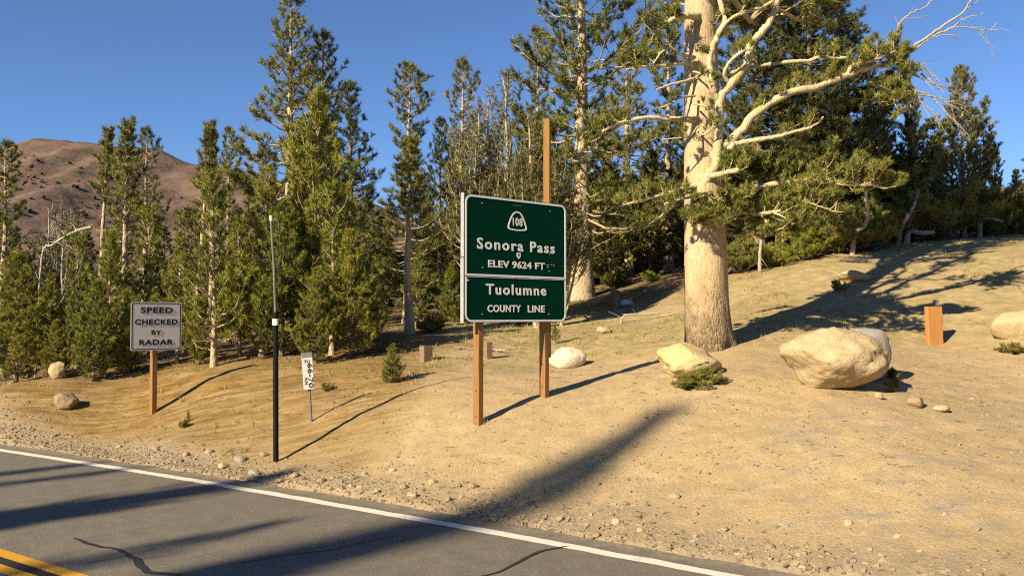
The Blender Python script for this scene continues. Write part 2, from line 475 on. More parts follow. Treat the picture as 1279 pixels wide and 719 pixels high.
# road sheet (kerbless), with dirt washed over its edge
def strip(off0, off1, z, u0, u1, du=.12, nw=2, seed=0, jit=0.0, tint=None):
    us = np.arange(u0, u1, du); offs = np.linspace(off0, off1, nw)
    U, O = np.meshgrid(us, offs, indexing='ij')
    if jit:
        sgn = np.where(np.arange(nw) == 0, 1, np.where(np.arange(nw) == nw - 1, 1, 0))[None]
        O = O + sgn * jit * (vnoise(U * 3.1, O * 3 + 9, seed) + .5 * vnoise(U * 9, O * 5, seed + 1))
    xy = road_xy(U, O)
    Vv = np.concatenate([xy, np.full(U.shape + (1,), z)], -1).reshape(-1, 3)
    ii = np.arange(len(us) - 1)[:, None] * nw + np.arange(nw - 1)[None]
    m = MB(); m.add(Vv, np.stack([ii, ii + 1, ii + nw + 1, ii + nw], -1).reshape(-1, 4), tint(O).ravel() if tint is not None else .5)
    return m
road = strip(-6.75, .30, 0.0, -60, 90, .15, 60, 3, .035, lambda o: sstep(-.05, .28, o)).build('road', M['asphalt'])
tag(road, 'grey asphalt two lane mountain road', None, None, 'structure')
strip(-.15, 0.0, .004, -60, 90, .05, 2, 21, .011).build('edge_line', M['paint_white'], road)
strip(-3.17 - .13, -3.17, .004, -60, 90, .1, 2, 23, .005).build('centre_line', M['paint_yellow'], road)
strip(-3.17 - .375, -3.17 - .245, .004, -60, 90, .1, 2, 25, .005).build('centre_line', M['paint_yellow'], road)
strip(-3.17 - .244, -3.17 - .131, .003, -60, 90, .1, 2, 27, .002).build('centre_line_gap', M['paint_black'], road)
strip(-6.45, -6.33, .004, -60, 90, .2, 2, 29, .006).build('edge_line', M['paint_white'], road)
def ground_pt(px, py, z=0.0):
    r = ray(px, py); return CAM + r * ((z - CAMZ) / r[2])
def ribbon(pts, w, z, name, mat, parent, seed):
    P = np.array([ground_pt(*q)[:2] for q in pts]); rng = np.random.default_rng(seed)
    # resample smoothly
    t = np.arange(len(P)); tt = np.linspace(0, len(P) - 1, len(P) * 10)
    Q = np.stack([np.interp(tt, t, P[:, 0]), np.interp(tt, t, P[:, 1])], -1)
    ker = np.ones(5) / 5
    Qs = np.stack([np.convolve(np.pad(Q[:, a], 2, 'edge'), ker, 'valid') for a in (0, 1)], -1)
    Qs += np.stack([vnoise(tt * 2.1, tt * 0, seed), vnoise(tt * 2.1, tt * 0 + 7, seed)], -1) * .02
    tg = np.gradient(Qs, axis=0); tg /= np.linalg.norm(tg, axis=1)[:, None] + 1e-9
    nr = np.stack([-tg[:, 1], tg[:, 0]], -1)
    ww = w * (.75 + .35 * vnoise(tt * 1.7, tt * 0 + 3, seed)) * np.minimum(1, np.minimum(tt, tt[-1] - tt) * 2 + .25)
    L = Qs + nr * ww[:, None] / 2; R = Qs - nr * ww[:, None] / 2
    n = len(Qs); Vv = np.zeros((2 * n, 3)); Vv[0::2, :2] = R; Vv[1::2, :2] = L; Vv[:, 2] = z
    q = np.arange(n - 1) * 2
    m = MB(); m.add(Vv, np.stack([q, q + 2, q + 3, q + 1], -1)); return m.build(name, mat, parent)
ribbon([(90, 671), (108, 678), (128, 683), (148, 685), (158, 694), (172, 699), (178, 708), (188, 716), (232, 717), (262, 727)], .075, .005, 'tar_seal', M['tar'], road, 1)
ribbon([(300, 702), (350, 694), (420, 685), (470, 672), (510, 666)], .035, .005, 'tar_seal', M['tar'], road, 2)
ribbon([(128, 662), (180, 675), (250, 693), (330, 712), (380, 724)], .014, .004, 'paving_seam', M['gravel'], road, 5)
ribbon([(590, 722), (626, 714), (652, 700), (676, 688), (712, 681)], .06, .005, 'tar_seal', M['tar'], road, 3)

# ------------------------------------------------------------------ mountain
prof = [(-420, 330), (-200, 250), (-60, 206), (0, 187), (22, 179), (45, 172), (62, 174), (110, 178), (150, 183), (195, 186), (240, 204), (300, 212), (380, 232), (470, 256), (560, 300), (680, 350), (800, 392), (1000, 420)]
pxs = np.linspace(-420, 1000, 220)
pys = np.interp(pxs, [p[0] for p in prof], [p[1] for p in prof]) + 1.2 * vnoise(pxs * .06, pxs * 0, 3) + .8 * vnoise(pxs * .17, pxs * 0, 4)
ridge = np.array([at(a, b, 1800) for a, b in zip(pxs, pys)])
vv = np.linspace(-.35, 1, 90)
rows = []
for v_ in vv:
    if v_ >= 0:
        Y = 1800 - 1100 * v_; h = (1 - v_) ** 1.15
    else:
        Y = 1800 - 1100 * v_; h = (1 + v_ * 2.2)
    Xr = ridge[:, 0] * (1 - .12 * max(v_, 0)); Z = ridge[:, 2] * h
    Z = Z + np.minimum(1, abs(v_) * 6) * (16 * vnoise(Xr / 150, np.full_like(Xr, Y / 150), 8) - 16 * np.abs(vnoise(Xr / 85, np.full_like(Xr, Y / 420), 18)) + 7 * vnoise(Xr / 60, np.full_like(Xr, Y / 60), 9) + 3 * vnoise(Xr / 22, np.full_like(Xr, Y / 22), 10)) - 10 * max(v_, 0)
    rows.append(np.stack([Xr, np.full_like(Xr, Y), Z], -1))
G = np.array(rows); nv, nu = G.shape[:2]
i = np.arange(nv - 1)[:, None] * nu + np.arange(nu - 1)[None]
mb = MB(); mb.add(G, np.stack([i, i + nu, i + nu + 1, i + 1], -1).reshape(-1, 4))
mount = mb.build('mountain', M['mountain'], smooth=True)
tag(mount, 'bare reddish brown mountain with scattered dark scrub', None, None, 'structure')
rng = np.random.default_rng(5)
CV = np.array([(x_, y_, z_) for z_ in (-1, 1) for y_ in (-1, 1) for x_ in (-1, 1)], float) * .75
CF = np.array([(0, 2, 3), (0, 3, 1), (4, 5, 7), (4, 7, 6), (0, 1, 5), (0, 5, 4), (2, 6, 7), (2, 7, 3), (0, 4, 6), (0, 6, 2), (1, 3, 7), (1, 7, 5)])
def pebbles(mb, P, S, rng, flat=.65):
    n = len(P)
    if n == 0: return
    V = CV[None] * (1 + .45 * rng.uniform(-1, 1, (n, 8, 3))) * S[:, None, None]
    a = rng.uniform(-.7, .7, n); c, s = np.cos(a)[:, None], np.sin(a)[:, None]
    V = np.stack([V[..., 0] * c - V[..., 2] * s, V[..., 1], V[..., 0] * s + V[..., 2] * c], -1)
    V = V * (np.array([1, 1, flat]) * rng.uniform(.7, 1.3, (n, 3)))[:, None]
    a = rng.uniform(0, 6.28, n); c, s = np.cos(a)[:, None], np.sin(a)[:, None]
    X = V[..., 0] * c - V[..., 1] * s; Yv = V[..., 0] * s + V[..., 1] * c
    V = np.stack([X, Yv, V[..., 2]], -1) + P[:, None]
    f = CF[None] + (np.arange(n) * 8)[:, None, None]
    mb.add(V, f.reshape(-1, 3), np.repeat(rng.uniform(0, 1, n), 8))
mb = MB(); P = []; S = []
for _ in range(5200):
    a = rng.uniform(.03, .95); u = rng.uniform(.16, .62)
    if rng.uniform() > .25 + .75 * a or vnoise(u * 40, a * 9, 31) < -.15: continue
    p = G[int(a * 60) + 26 if int(a * 60) + 26 < nv else nv - 1, int(u * (nu - 1))]
    P.append(p + rng.normal(0, 1, 3) * [6, 6, 0]); S.append(1.0 + 3.2 * rng.uniform() ** 2)
pebbles(mb, np.array(P), np.array(S), rng, .8)
tag(mb.build('mountain_scrub', M['mountain_bush']), 'dark scrub dotted over the brown mountainside', 'scrub', None, 'stuff')

# ------------------------------------------------------------------ tree building
DENS = 1.35
class Tufts:
    def __init__(self): self.p, self.d, self.s, self.t = [], [], [], []
    def add(self, p, d, s, t):
        self.p.append(p); self.d.append(d); self.s.append(s); self.t.append(t)
    def mesh(self, name, mat, rng, K=22, width=.10, length=.8, spread=(.35, 1.15), axis_len=1.1):
        P = np.array(self.p); Dv = np.array(self.d); S = np.array(self.s); T = np.array(self.t)
        N = len(P); Dv = Dv / (np.linalg.norm(Dv, axis=1)[:, None] + 1e-9)
        P = np.repeat(P, K, 0); Dv = np.repeat(Dv, K, 0); S = np.repeat(S, K); T = np.repeat(T, K)
        n = len(P)
        r = rng.normal(0, 1, (n, 3)); u = np.cross(Dv, r); u /= np.linalg.norm(u, axis=1)[:, None] + 1e-9
        th = rng.uniform(spread[0], spread[1], n)
        d = Dv * np.cos(th)[:, None] + u * np.sin(th)[:, None]
        base = P + Dv * (rng.uniform(0, .85, n) * S * axis_len)[:, None]
        L = S * length * rng.uniform(.7, 1.2, n)
        w = np.cross(d, rng.normal(0, 1, (n, 3))); w /= np.linalg.norm(w, axis=1)[:, None] + 1e-9
        w *= (S * width)[:, None] * .5
        V = np.stack([base - w, base + w, base + d * L[:, None]], 1)
        mb = MB()
        tt = np.clip(T + rng.normal(0, .16, n), 0, 1)
        mb.add(V, np.arange(n * 3).reshape(-1, 3), np.repeat(tt, 3))
        return mb.mesh(name, mat)

def unit(v): return v / (np.linalg.norm(v) + 1e-9)

def grow_branch(B, T, rng, P, r0, leaf_from=.35, twl=.38, tws=.22, size=.2, up=.35, tint=.5, sides=5, tper=3, bare=0.0):
    """tube along P, twigs on its outer part, needle tufts on the twigs"""
    P = np.asarray(P); m = len(P); s = np.linspace(0, 1, m)
    B.tube(P, r0 * (1 - .82 * s) + .003, sides, cap=False)
    seg = np.linalg.norm(np.diff(P, axis=0), axis=1); L = seg.sum()
    n = max(3, int(L * (1 - leaf_from) / tws * DENS))
    A_, B_ = [], []
    for q in range(n):
        si = leaf_from + (1 - leaf_from) * (q + rng.uniform(.1, .9)) / n
        fi = si * (m - 1); i0 = min(int(fi), m - 2); fr = fi - i0
        p = P[i0] * (1 - fr) + P[i0 + 1] * fr
        tg = unit(P[i0 + 1] - P[i0])
        side = unit(np.cross(tg, [0, 0, 1])) * (1 if q % 2 else -1)
        a = rng.uniform(.35, 1.25)
        d = unit(tg * math.cos(a) + side * math.sin(a) + np.array([0, 0, up * rng.uniform(.2, 1.6)]) + rng.normal(0, .12, 3))
        l = twl * L * (1.05 - .6 * si) * rng.uniform(.5, 1.2)
        l = max(l, size * .8)
        e = p + d * l
        A_.append(p); B_.append(e)
        if rng.uniform() < bare: continue
        k = max(3, min(tper + 3, int(l / (size * .42)) + 1))
        tn = np.clip(tint + rng.normal(0, .27), 0, 1)
        for z in range(k):
            f = 1 - z / max(k, 1) * .62
            dd = unit(d + np.array([0, 0, up * 1.2]) + rng.normal(0, .42, 3))
            T.add(p + d * l * f - d * size * .4, dd, size * rng.uniform(.75, 1.25), tn)
    B.sticks(A_, B_, r0 * .28 + .004, .0025)
    if rng.uniform() >= bare:
        T.add(P[-1] - unit(P[-1] - P[-2]) * size * .5, unit(P[-1] - P[-2] + np.array([0, 0, up])), size * 1.2, tint)

def make_trunk(rng, H, r0, top=.15, wob=.02, n=18, sides=10, flare=.5):
    s = np.linspace(0, 1, n) ** 1.2
    z = s * H - .35 * (s == 0)
    wx = np.cumsum(rng.normal(0, wob, n)) * np.linspace(0, 1, n); wy = np.cumsum(rng.normal(0, wob, n)) * np.linspace(0, 1, n)
    P = np.stack([wx * H * .12, wy * H * .12, z], -1)
    R = r0 * ((1 - s) * (1 - top) + top * (1 - s) ** .4) + r0 * flare * np.exp(-np.maximum(z, 0) / (r0 * 2.2)) + .006
    return P, R
def on_trunk(P, z):
    return np.array([np.interp(z, P[:, 2], P[:, 0]), np.interp(z, P[:, 2], P[:, 1]), z])

PROTO = {}
def finish(name, tr, B, T, bark, leaf, rng, **kw):
    root = empty(name)
    o = link('trunk', tr.mesh(name + ' trunk', M[bark], True), root)
    b = link('branches', B.mesh(name + ' branches', M[bark], True), root)
    c = link('crown', T.mesh(name + ' crown', M[leaf], rng, **kw), root)
    return root

def pine(key, name, seed, H, r0, cb, R, nb, shape, slope, size, bark, leaf, up=.35, twl=.36, tws=.26, tper=3, leaf_from=.4, stubs=0, bare=.05, curve=.18, K=22, width=.10, wob=.02, tier=0.0):
    rng = np.random.default_rng(seed)
    tr, B, T = MB(), MB(), Tufts()
    P, Rr = make_trunk(rng, H, r0, wob=wob)
    tr.tube(P, Rr, 10)
    ga = rng.uniform(0, 6)
    for q in range(nb):
        t = (q + rng.uniform(0, 1)) / nb
        if tier: t = t + tier * math.sin(t * 42) / 42
        t = min(max(t, 0), .985)
        z = H * (cb + (1 - cb) * t)
        ga += 2.39996 + rng.normal(0, .4)
        L = R * shape(t) * rng.uniform(.55, 1.2)
        if L < .12: L = .12
        a = slope(t) + rng.normal(0, .10); m = 7
        s = np.linspace(0, 1, m)
        az = ga + rng.normal(0, .15) * s
        p0 = on_trunk(P, z)
        Pb = p0 + np.stack([np.cos(az) * L * s, np.sin(az) * L * s, L * (a * s + curve * (s ** 2) * rng.uniform(.4, 1.6) - .12 * np.sin(s * 3.1))], -1)
        Pb[1:] += rng.normal(0, .025 * L, (m - 1, 3))
        grow_branch(B, T, rng, Pb, min(.012 * L + .012, r0 * .4), leaf_from, twl, tws, size, up, .30 + .4 * rng.uniform(), 5, tper, bare)
    for q in range(stubs):                      # dead snags below the crown
        z = H * rng.uniform(.08, cb + .15); az = rng.uniform(0, 6.28); L = rng.uniform(.15, .55) * R + .1
        p0 = on_trunk(P, z); s = np.linspace(0, 1, 5)
        Pb = p0 + np.stack([np.cos(az) * L * s, np.sin(az) * L * s, L * (rng.uniform(-.3, .35) * s + .2 * s ** 2)], -1)
        Pb[1:] += rng.normal(0, .05 * L, (4, 3))
        B.tube(Pb, .010 + .012 * L * (1 - s), 4, cap=False)
        A_ = Pb[rng.integers(1, 5, 4)]; B.sticks(A_, A_ + rng.normal(0, .22 * L, (4, 3)) + [0, 0, .05], .006, .002)
    T.add(P[-1], np.array([0, 0, 1.]), size * 1.2, .6); T.add(P[-2], np.array([.1, 0, 1.]), size * 1.3, .5)
    PROTO[key] = (finish(name, tr, B, T, bark, leaf, rng, K=K, width=width), H)

cone = lambda t: (1 - t) ** .8 * (.55 + .45 * min(1, t * 6 + .3)) + .04
full = lambda t: (1 - t) ** .55 * (.75 + .35 * math.sin(t * 9)) + .05
col = lambda t: (.75 + .25 * math.sin(t * 17)) * (1 - t) ** .45 + .06
tuftc = lambda t: (.35 + .75 * math.sin(min(1, t * 1.15) * 2.6)) * (1 - t) ** .25 + .05
# tall open-crowned pines
pine('tallA', 'tall_pine', 1, 14, .26, .22, 2.7, 120, cone, lambda t: -.12 + .75 * t, .23, 'bark', 'pine_old', tier=.8, stubs=14, tper=4, tws=.22)
pine('tallB', 'tall_pine', 2, 13, .22, .15, 2.0, 115, full, lambda t: -.05 + .8 * t, .22, 'bark', 'pine_old', stubs=10, tper=4, tws=.22)
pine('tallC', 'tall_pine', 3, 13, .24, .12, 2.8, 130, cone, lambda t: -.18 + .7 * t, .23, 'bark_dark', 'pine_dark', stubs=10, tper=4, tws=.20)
pine('tallD', 'tall_pine', 14, 12, .2, .18, 1.5, 110, col, lambda t: .05 + .7 * t, .20, 'bark', 'pine_grey', stubs=14, tper=4, tws=.20)
# young dense pines of the front row
pine('youngA', 'young_pine', 4, 5, .075, .07, 1.2, 84, cone, lambda t: .18 + .7 * t, .145, 'bark', 'pine_young', up=.7, tws=.12, twl=.34, leaf_from=.28, stubs=12, curve=.35, bare=.2, wob=.03)
pine('youngB', 'young_pine', 5, 5.2, .085, .13, 1.05, 76, full, lambda t: .22 + .7 * t, .145, 'bark', 'pine_young', up=.7, tws=.12, leaf_from=.32, stubs=18, curve=.4, bare=.24, wob=.03)
pine('youngC', 'young_pine', 6, 4.6, .07, .05, 1.4, 92, cone, lambda t: .12 + .75 * t, .15, 'bark_dark', 'pine_young', up=.6, tws=.12, leaf_from=.25, stubs=8, curve=.3, bare=.16, wob=.03)
# bare-stemmed pines with a tufted head
pine('headA', 'bare_stemmed_pine', 7, 7.5, .12, .70, .46, 44, lambda t: (1 - t) ** .6 * (.45 + .6 * abs(math.sin(t * 7 + .6))) + .10, lambda t: .35 + .9 * t, .15, 'bark', 'pine_old', up=.6, tws=.13, leaf_from=.3, stubs=26, curve=.3, wob=.03)
pine('headB', 'bare_stemmed_pine', 8, 7.5, .115, .58, .55, 56, lambda t: (1 - t) ** .7 * (.40 + .65 * abs(math.sin(t * 8 + .9))) + .10, lambda t: .30 + .9 * t, .15, 'bark', 'pine_old', up=.6, tws=.13, leaf_from=.35, stubs=30, curve=.3, wob=.03)
pine('coneA', 'cone_pine', 15, 9, .14, .04, 1.9, 130, lambda t: (1 - t) ** .7 * (.85 + .25 * math.sin(t * 23)) + .05, lambda t: .15 + .7 * t, .20, 'bark', 'pine_grey', up=.6, tws=.16, tper=3, leaf_from=.3, stubs=10, curve=.35, bare=.1)
# big open pine behind the sign, long sparse limbs
pine('bigB', 'large_pine', 9, 17, .42, .17, 3.6, 150, lambda t: (1 - t) ** .5 * (.7 + .4 * math.sin(t * 31)) + .08, lambda t: -.12 + .55 * t, .27, 'bark', 'pine_old', up=.4, tws=.26, twl=.42, tper=4, leaf_from=.42, stubs=22, bare=.06, wob=.015)
# ragged background pine, cheap
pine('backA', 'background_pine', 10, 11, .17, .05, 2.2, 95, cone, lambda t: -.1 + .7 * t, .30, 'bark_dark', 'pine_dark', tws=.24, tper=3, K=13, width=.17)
pine('backB', 'background_pine', 11, 10, .16, .06, 2.3, 95, full, lambda t: -.1 + .7 * t, .30, 'bark_dark', 'pine_old', tws=.24, tper=3, K=13, width=.17)

def candelabra(key, name, seed, H, nstem, spread, size, leaf, bark='bark', nbr=26, dead=.1, tint=.5):
    rng = np.random.default_rng(seed); tr, B, T = MB(), MB(), Tufts()
    for q in range(nstem):
        h = H * (1 if q == 0 else rng.uniform(.55, .95)); az = rng.uniform(0, 6.28) + q * 2.4; n = 14; s = np.linspace(0, 1, n)
        out = 0 if q == 0 else spread * rng.uniform(.4, 1)
        rr = out * (1 - np.exp(-s * 3.0)) * h * .5
        z0 = 0 if q == 0 else H * rng.uniform(0, .3)
        P = np.stack([np.cos(az) * rr, np.sin(az) * rr, -.2 * (s == 0) + z0 + (h - z0) * s], -1)
        P[1:, :2] += np.cumsum(rng.normal(0, .012 * H * .5, (n - 1, 2)), 0)
        r0 = .012 * H * (1 if q == 0 else .65)
        tr.tube(P, r0 * (1 - .85 * s) + .008, 8)
        for b in range(nbr):
            t = .25 + .74 * (b + rng.uniform()) / nbr
            L = H * .15 * (1.15 - t) * rng.uniform(.5, 1.6) + .26; a2 = rng.uniform(0, 6.28)
            p0 = on_trunk(P, z0 + (h - z0) * t); ss = np.linspace(0, 1, 6)
            Pb = p0 + np.stack([np.cos(a2) * L * .55 * (1 - (1 - ss) ** 2), np.sin(a2) * L * .55 * (1 - (1 - ss) ** 2), L * ss ** 1.4], -1)
            B.tube(Pb, (.006 + .012 * L) * (1 - .7 * ss), 4, cap=False)
            if rng.uniform() < dead: continue
            tn = np.clip(tint + rng.normal(0, .2), 0, 1)
            for w in np.linspace(.35, 1, max(4, int(L / (size * .4)))):
                p = on_seg(Pb, w); T.add(p, unit(Pb[-1] - Pb[-2] + rng.normal(0, .3, 3)), size * rng.uniform(.7, 1.1), tn)
    PROTO[key] = (finish(name, tr, B, T, bark, leaf, rng, K=18, spread=(.3, .95)), H)
def on_seg(P, w):
    f = w * (len(P) - 1); i0 = min(int(f), len(P) - 2); return P[i0] + (P[i0 + 1] - P[i0]) * (f - i0)
candelabra('candA', 'many_stemmed_pine', 21, 8, 4, .22, .15, 'pine_grey', nbr=60)
candelabra('candB', 'many_stemmed_pine', 22, 8, 6, .34, .15, 'pine_grey', nbr=56)
candelabra('greyA', 'half_dead_pine', 23, 6, 6, .45, .15, 'pine_grey', 'dead', 30, .55)

def shrub(key, name, seed, H, R, n, size, leaf, bark='bark_dark'):
    rng = np.random.default_rng(seed); B, T = MB(), Tufts(); tr = MB()
    tr.tube(np.array([[0, 0, -.15], [0.02, 0, H * .15], [0.03, .02, H * .4]]), [.03 * H + .004, .025 * H + .004, .012 * H + .002], 6)
    for q in range(n):
        az = rng.uniform(0, 6.28); L = rng.uniform(.5, 1.05); rr = R * rng.uniform(.15, 1) * L; s = np.linspace(0, 1, 6)
        h = H * rng.uniform(.35, 1) * (1 - .45 * (rr / R) ** 2)
        Pb = np.stack([np.cos(az) * rr * s ** .8, np.sin(az) * rr * s ** .8, h * s ** 1.3 + .02], -1); Pb[1:] += rng.normal(0, .03 * R, (5, 3))
        grow_branch(B, T, rng, Pb, .008 * H + .004, .3, .3, size * .8, size, .6, .25 + .5 * rng.uniform(), 4, 2)
    PROTO[key] = (finish(name, tr, B, T, bark, leaf, rng, K=22), H)
shrub('shrubA', 'pine_shrub', 31, 1.6, 1.5, 46, .15, 'pine_young')
shrub('shrubB', 'pine_shrub', 32, 1.3, 1.7, 46, .15, 'pine_old')
shrub('plantA', 'low_plant', 33, .35, .42, 34, .055, 'shrub_leaf')
shrub('plantB', 'low_plant', 34, .30, .25, 14, .05, 'shrub_leaf')

_used = set()
TREE_GROUPS = {}
def place(key, px, Y, H, label, cat='tree', group=None, wide=1.0, rot=None, lean=(0, 0), X=None):
    root, h0 = PROTO[key]
    o = root if key not in _used else copy_tree(root)
    _used.add(key)
    x = (px - 639.5) / F * Y if X is None else X
    o.location = (x, Y, gz1(x, Y) - .04)
    s = H / h0
    o.scale = (s * wide, s * wide, s)
    o.rotation_euler = (lean[0], lean[1], rot if rot is not None else random.Random(int(px * 7 + Y * 13)).uniform(0, 6.28))
    tag(o, label, cat, group)
    return o
def tree(key, px, top, Y, label, group=None, **kw):
    x = (px - 639.5) / F * Y
    H = at(px, top, Y)[2] - gz1(x, Y)
    return place(key, px, Y, H, label, 'tree', group, **kw)
# ------------------------------------------------------------------ trees
FR, TALL, BARE, BACK, MULTI = 'young pines along the forest edge', 'tall pines above the forest', 'bare stemmed pines', 'pines filling the background', 'many stemmed pale pines'
tree('tallB', 4, 180, 21, 'dense green pine cut off by the left edge of the photo', TALL, wide=1.25)
tree('greyA', 72, 246, 22, 'greyish half dead pine below the mountain, second from the left edge', None, wide=1.3)
tree('headA', 123, 163, 20.5, 'bare stemmed pine with small tufted head, left one of the pair over the radar sign', BARE)
tree('headB', 159, 156, 20, 'bare stemmed pine with fuller head, right one of the pair over the radar sign', BARE, wide=1.15)
tree('tallD', 180, 161, 34, 'thin grey green pine top peeking out behind the bare stemmed pair', TALL)
tree('headA', 246, 158, 20.5, 'bare stemmed pine right of the mountain summit with long naked pale trunk', BARE, rot=2.0)
tree('headB', 262, 163, 22, 'bare stemmed pine close behind the one with the long naked trunk', BARE, rot=4.1, wide=.9)
tree('tallB', 284, 162, 28, 'darker pine forming the right point of the small three topped clump', TALL, wide=.8)
tree('tallA', 358, -10, 30, 'tallest tiered pine of the left forest, its tip at the top of the photo', TALL, rot=1.0)
tree('tallB', 402, 46, 31, 'slightly lower pine standing against the right side of the tallest one', TALL, rot=2.2)
tree('tallC', 438, 104, 28, 'dark wide pine at the right end of the tall left group', TALL, rot=.4)
tree('tallB', 510, 83, 27, 'broad bluish green pine left of the green sign, standing against the sky', TALL, rot=5.0, wide=1.15)
tree('tallC', 548, 150, 29, 'dark pine squeezed between the broad one and the slender one left of the sign', TALL, rot=3.3, wide=.85)
tree('tallD', 577, 76, 34, 'slender spire shaped pine left of the pale many stemmed ones', TALL, rot=2.1)
tree('headB', 512, 176, 21, 'pale limbed pine with naked forked trunk left of the green sign', BARE, rot=.5, wide=1.6)
tree('candA', 598, 122, 23, 'pale many stemmed pine behind the upper left corner of the green sign', MULTI, rot=.3, wide=1.2)
tree('candB', 640, 98, 22.5, 'pale many stemmed pine rising straight behind the green sign', MULTI, rot=1.4, wide=1.0)
tree('candA', 672, 150, 22, 'pale many stemmed pine right behind the tall sign post', MULTI, rot=3.7, wide=1.3)
tree('candB', 702, 205, 22.5, 'low pale many stemmed pine between sign post and large pine', MULTI, rot=5.2, wide=1.1)
tree('tallD', 671, 38, 37, 'thin sparse pine against the sky just left of the large pine', TALL, rot=.9, wide=.9)
tree('bigB', 727, -130, 28, 'large pine with thick pale trunk and sparse limbs right of the green sign', None, rot=2.6)
tree('tallA', 786, 40, 37, 'pine showing between the large pine and the huge trunk', TALL, rot=4.0)
tree('tallB', 836, 20, 34, 'pine crowding the left side of the huge trunk', TALL, rot=1.7, wide=1.1)
tree('backB', 762, 215, 31, 'shadowed pine low behind the large pale trunk', BACK, rot=1.1)
tree('backA', 812, 190, 32, 'dark pine in the gap left of the huge trunk', BACK, rot=2.6)
tree('tallC', 948, -130, 27, 'very dark pine directly right of the huge trunk', TALL, rot=1.9)
tree('tallC', 1012, -70, 27, 'dark pine under the long sunlit limb, topping out of the photo', TALL, rot=4.4)
tree('tallD', 1062, 22, 29, 'grey green pine whose top meets the end of the long limb', TALL, rot=5.1, wide=1.5)
tree('tallC', 1046, -40, 28, 'dark pine filling the gap under the outer half of the long limb', TALL, rot=2.7, wide=1.1)
tree('tallC', 978, -60, 29, 'dark pine seen between the huge trunk and the upright limb', TALL, rot=3.9, wide=1.1)
tree('coneA', 1143, 112, 28, 'olive pine behind the bleached twigs, left neighbour of the lone sunlit pine', TALL, rot=4.2, wide=.9)
tree('tallC', 1092, 62, 28, 'dark pine reaching up to the clump at the limb end', TALL, rot=5.9, wide=.9)
tree('backB', 1098, 100, 27, 'olive pine below the bleached twigs at the limb end', BACK, rot=.8, wide=1.1)
tree('tallC', 1142, 150, 28, 'black shaded pine left of the sunlit spire on the right', TALL, rot=.2, wide=1.0)
tree('coneA', 1205, 86, 29, 'sunlit dense pine standing alone at the right against the sky', TALL, rot=2.0, wide=1.0)
tree('backB', 1178, 170, 30, 'green pine at the left foot of the sunlit one on the right', BACK, rot=2.9, wide=.9)
tree('backB', 1246, 195, 33, 'green pine sloping down to the right behind the sunlit one', BACK, rot=4.9, wide=1.0)
tree('backB', 1168, 150, 29, 'dense pine between the dark wall and the lone sunlit pine', BACK, rot=1.3, wide=1.2)
tree('backB', 1232, 150, 31, 'dense pine just right behind the lone sunlit pine', BACK, rot=2.2, wide=1.2)
tree('backA', 1272, 212, 32, 'low dark pine closing the forest at the right photo edge', BACK, rot=.6, wide=1.3)
tree('shrubA', 1276, 238, 30, 'bright bushy young pine at the right edge of the photo', FR, wide=.9)
tree('tallB', 1338, 40, 26, 'pine right of the frame whose bare twigs reach into the photo', TALL, rot=2.4)
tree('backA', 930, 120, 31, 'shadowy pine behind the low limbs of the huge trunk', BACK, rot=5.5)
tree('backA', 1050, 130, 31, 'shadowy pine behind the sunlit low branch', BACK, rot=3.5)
# back rows that close the forest
LM = [(-20, 'the left photo edge'), (80, 'the curved bleached branch'), (195, 'the radar sign'), (270, 'the pale young trunk'), (342, 'the black pole'), (385, 'the leaning marker'), (437, 'the dark wide pine'), (490, 'the pine sapling'), (532, 'the left stump'), (577, 'the slender spire pine'), (640, 'the green sign'), (686, 'the tall sign post'),
      (727, 'the large pale trunk'), (769, 'the jagged stump'), (836, 'the crowding pine'), (885, 'the huge trunk'), (950, 'the thin pale snag'), (1040, 'the largest boulder'), (1083, 'the bent pale trunk'), (1121, 'the leaning dead trunk'), (1167, 'the orange post'), (1205, 'the lone sunlit pine'), (1250, 'the curved pale log'), (1300, 'the right photo edge')]
_lab = set()
def where(kind, px):
    for lx, nm in sorted(LM, key=lambda q: abs(q[0] - px)):
        for w in (('above',) if abs(lx - px) < 12 else ()) + (('just left of',) if px < lx else ('just right of',)):
            t = kind + ' ' + w + ' ' + nm
            if t not in _lab:
                _lab.add(t); return t
    return kind
bk = [(15, 290, 38, 'A'), (60, 300, 42, 'B'), (108, 292, 36, 'A'), (150, 270, 40, 'B'), (205, 285, 37, 'A'), (238, 262, 33, 'B'), (300, 262, 36, 'A'), (335, 235, 34, 'B'),
      (385, 190, 37, 'A'), (420, 240, 35, 'B'), (478, 272, 40, 'A'), (530, 230, 37, 'A'), (572, 200, 33, 'A'), (615, 220, 36, 'B'), (660, 190, 38, 'A'), (700, 150, 40, 'B'),
      (745, 150, 42, 'A'), (865, 150, 38, 'B'), (905, 170, 36, 'A'), (985, 90, 38, 'A'), (1120, 190, 36, 'A'), (1090, 190, 33, 'B'), (1215, 200, 40, 'A'), (1290, 190, 42, 'B')]
for q, (px, top, Y, t) in enumerate(bk):
    tree('back' + t, px, top, Y, where('shaded back row pine', px), BACK, wide=1.15)
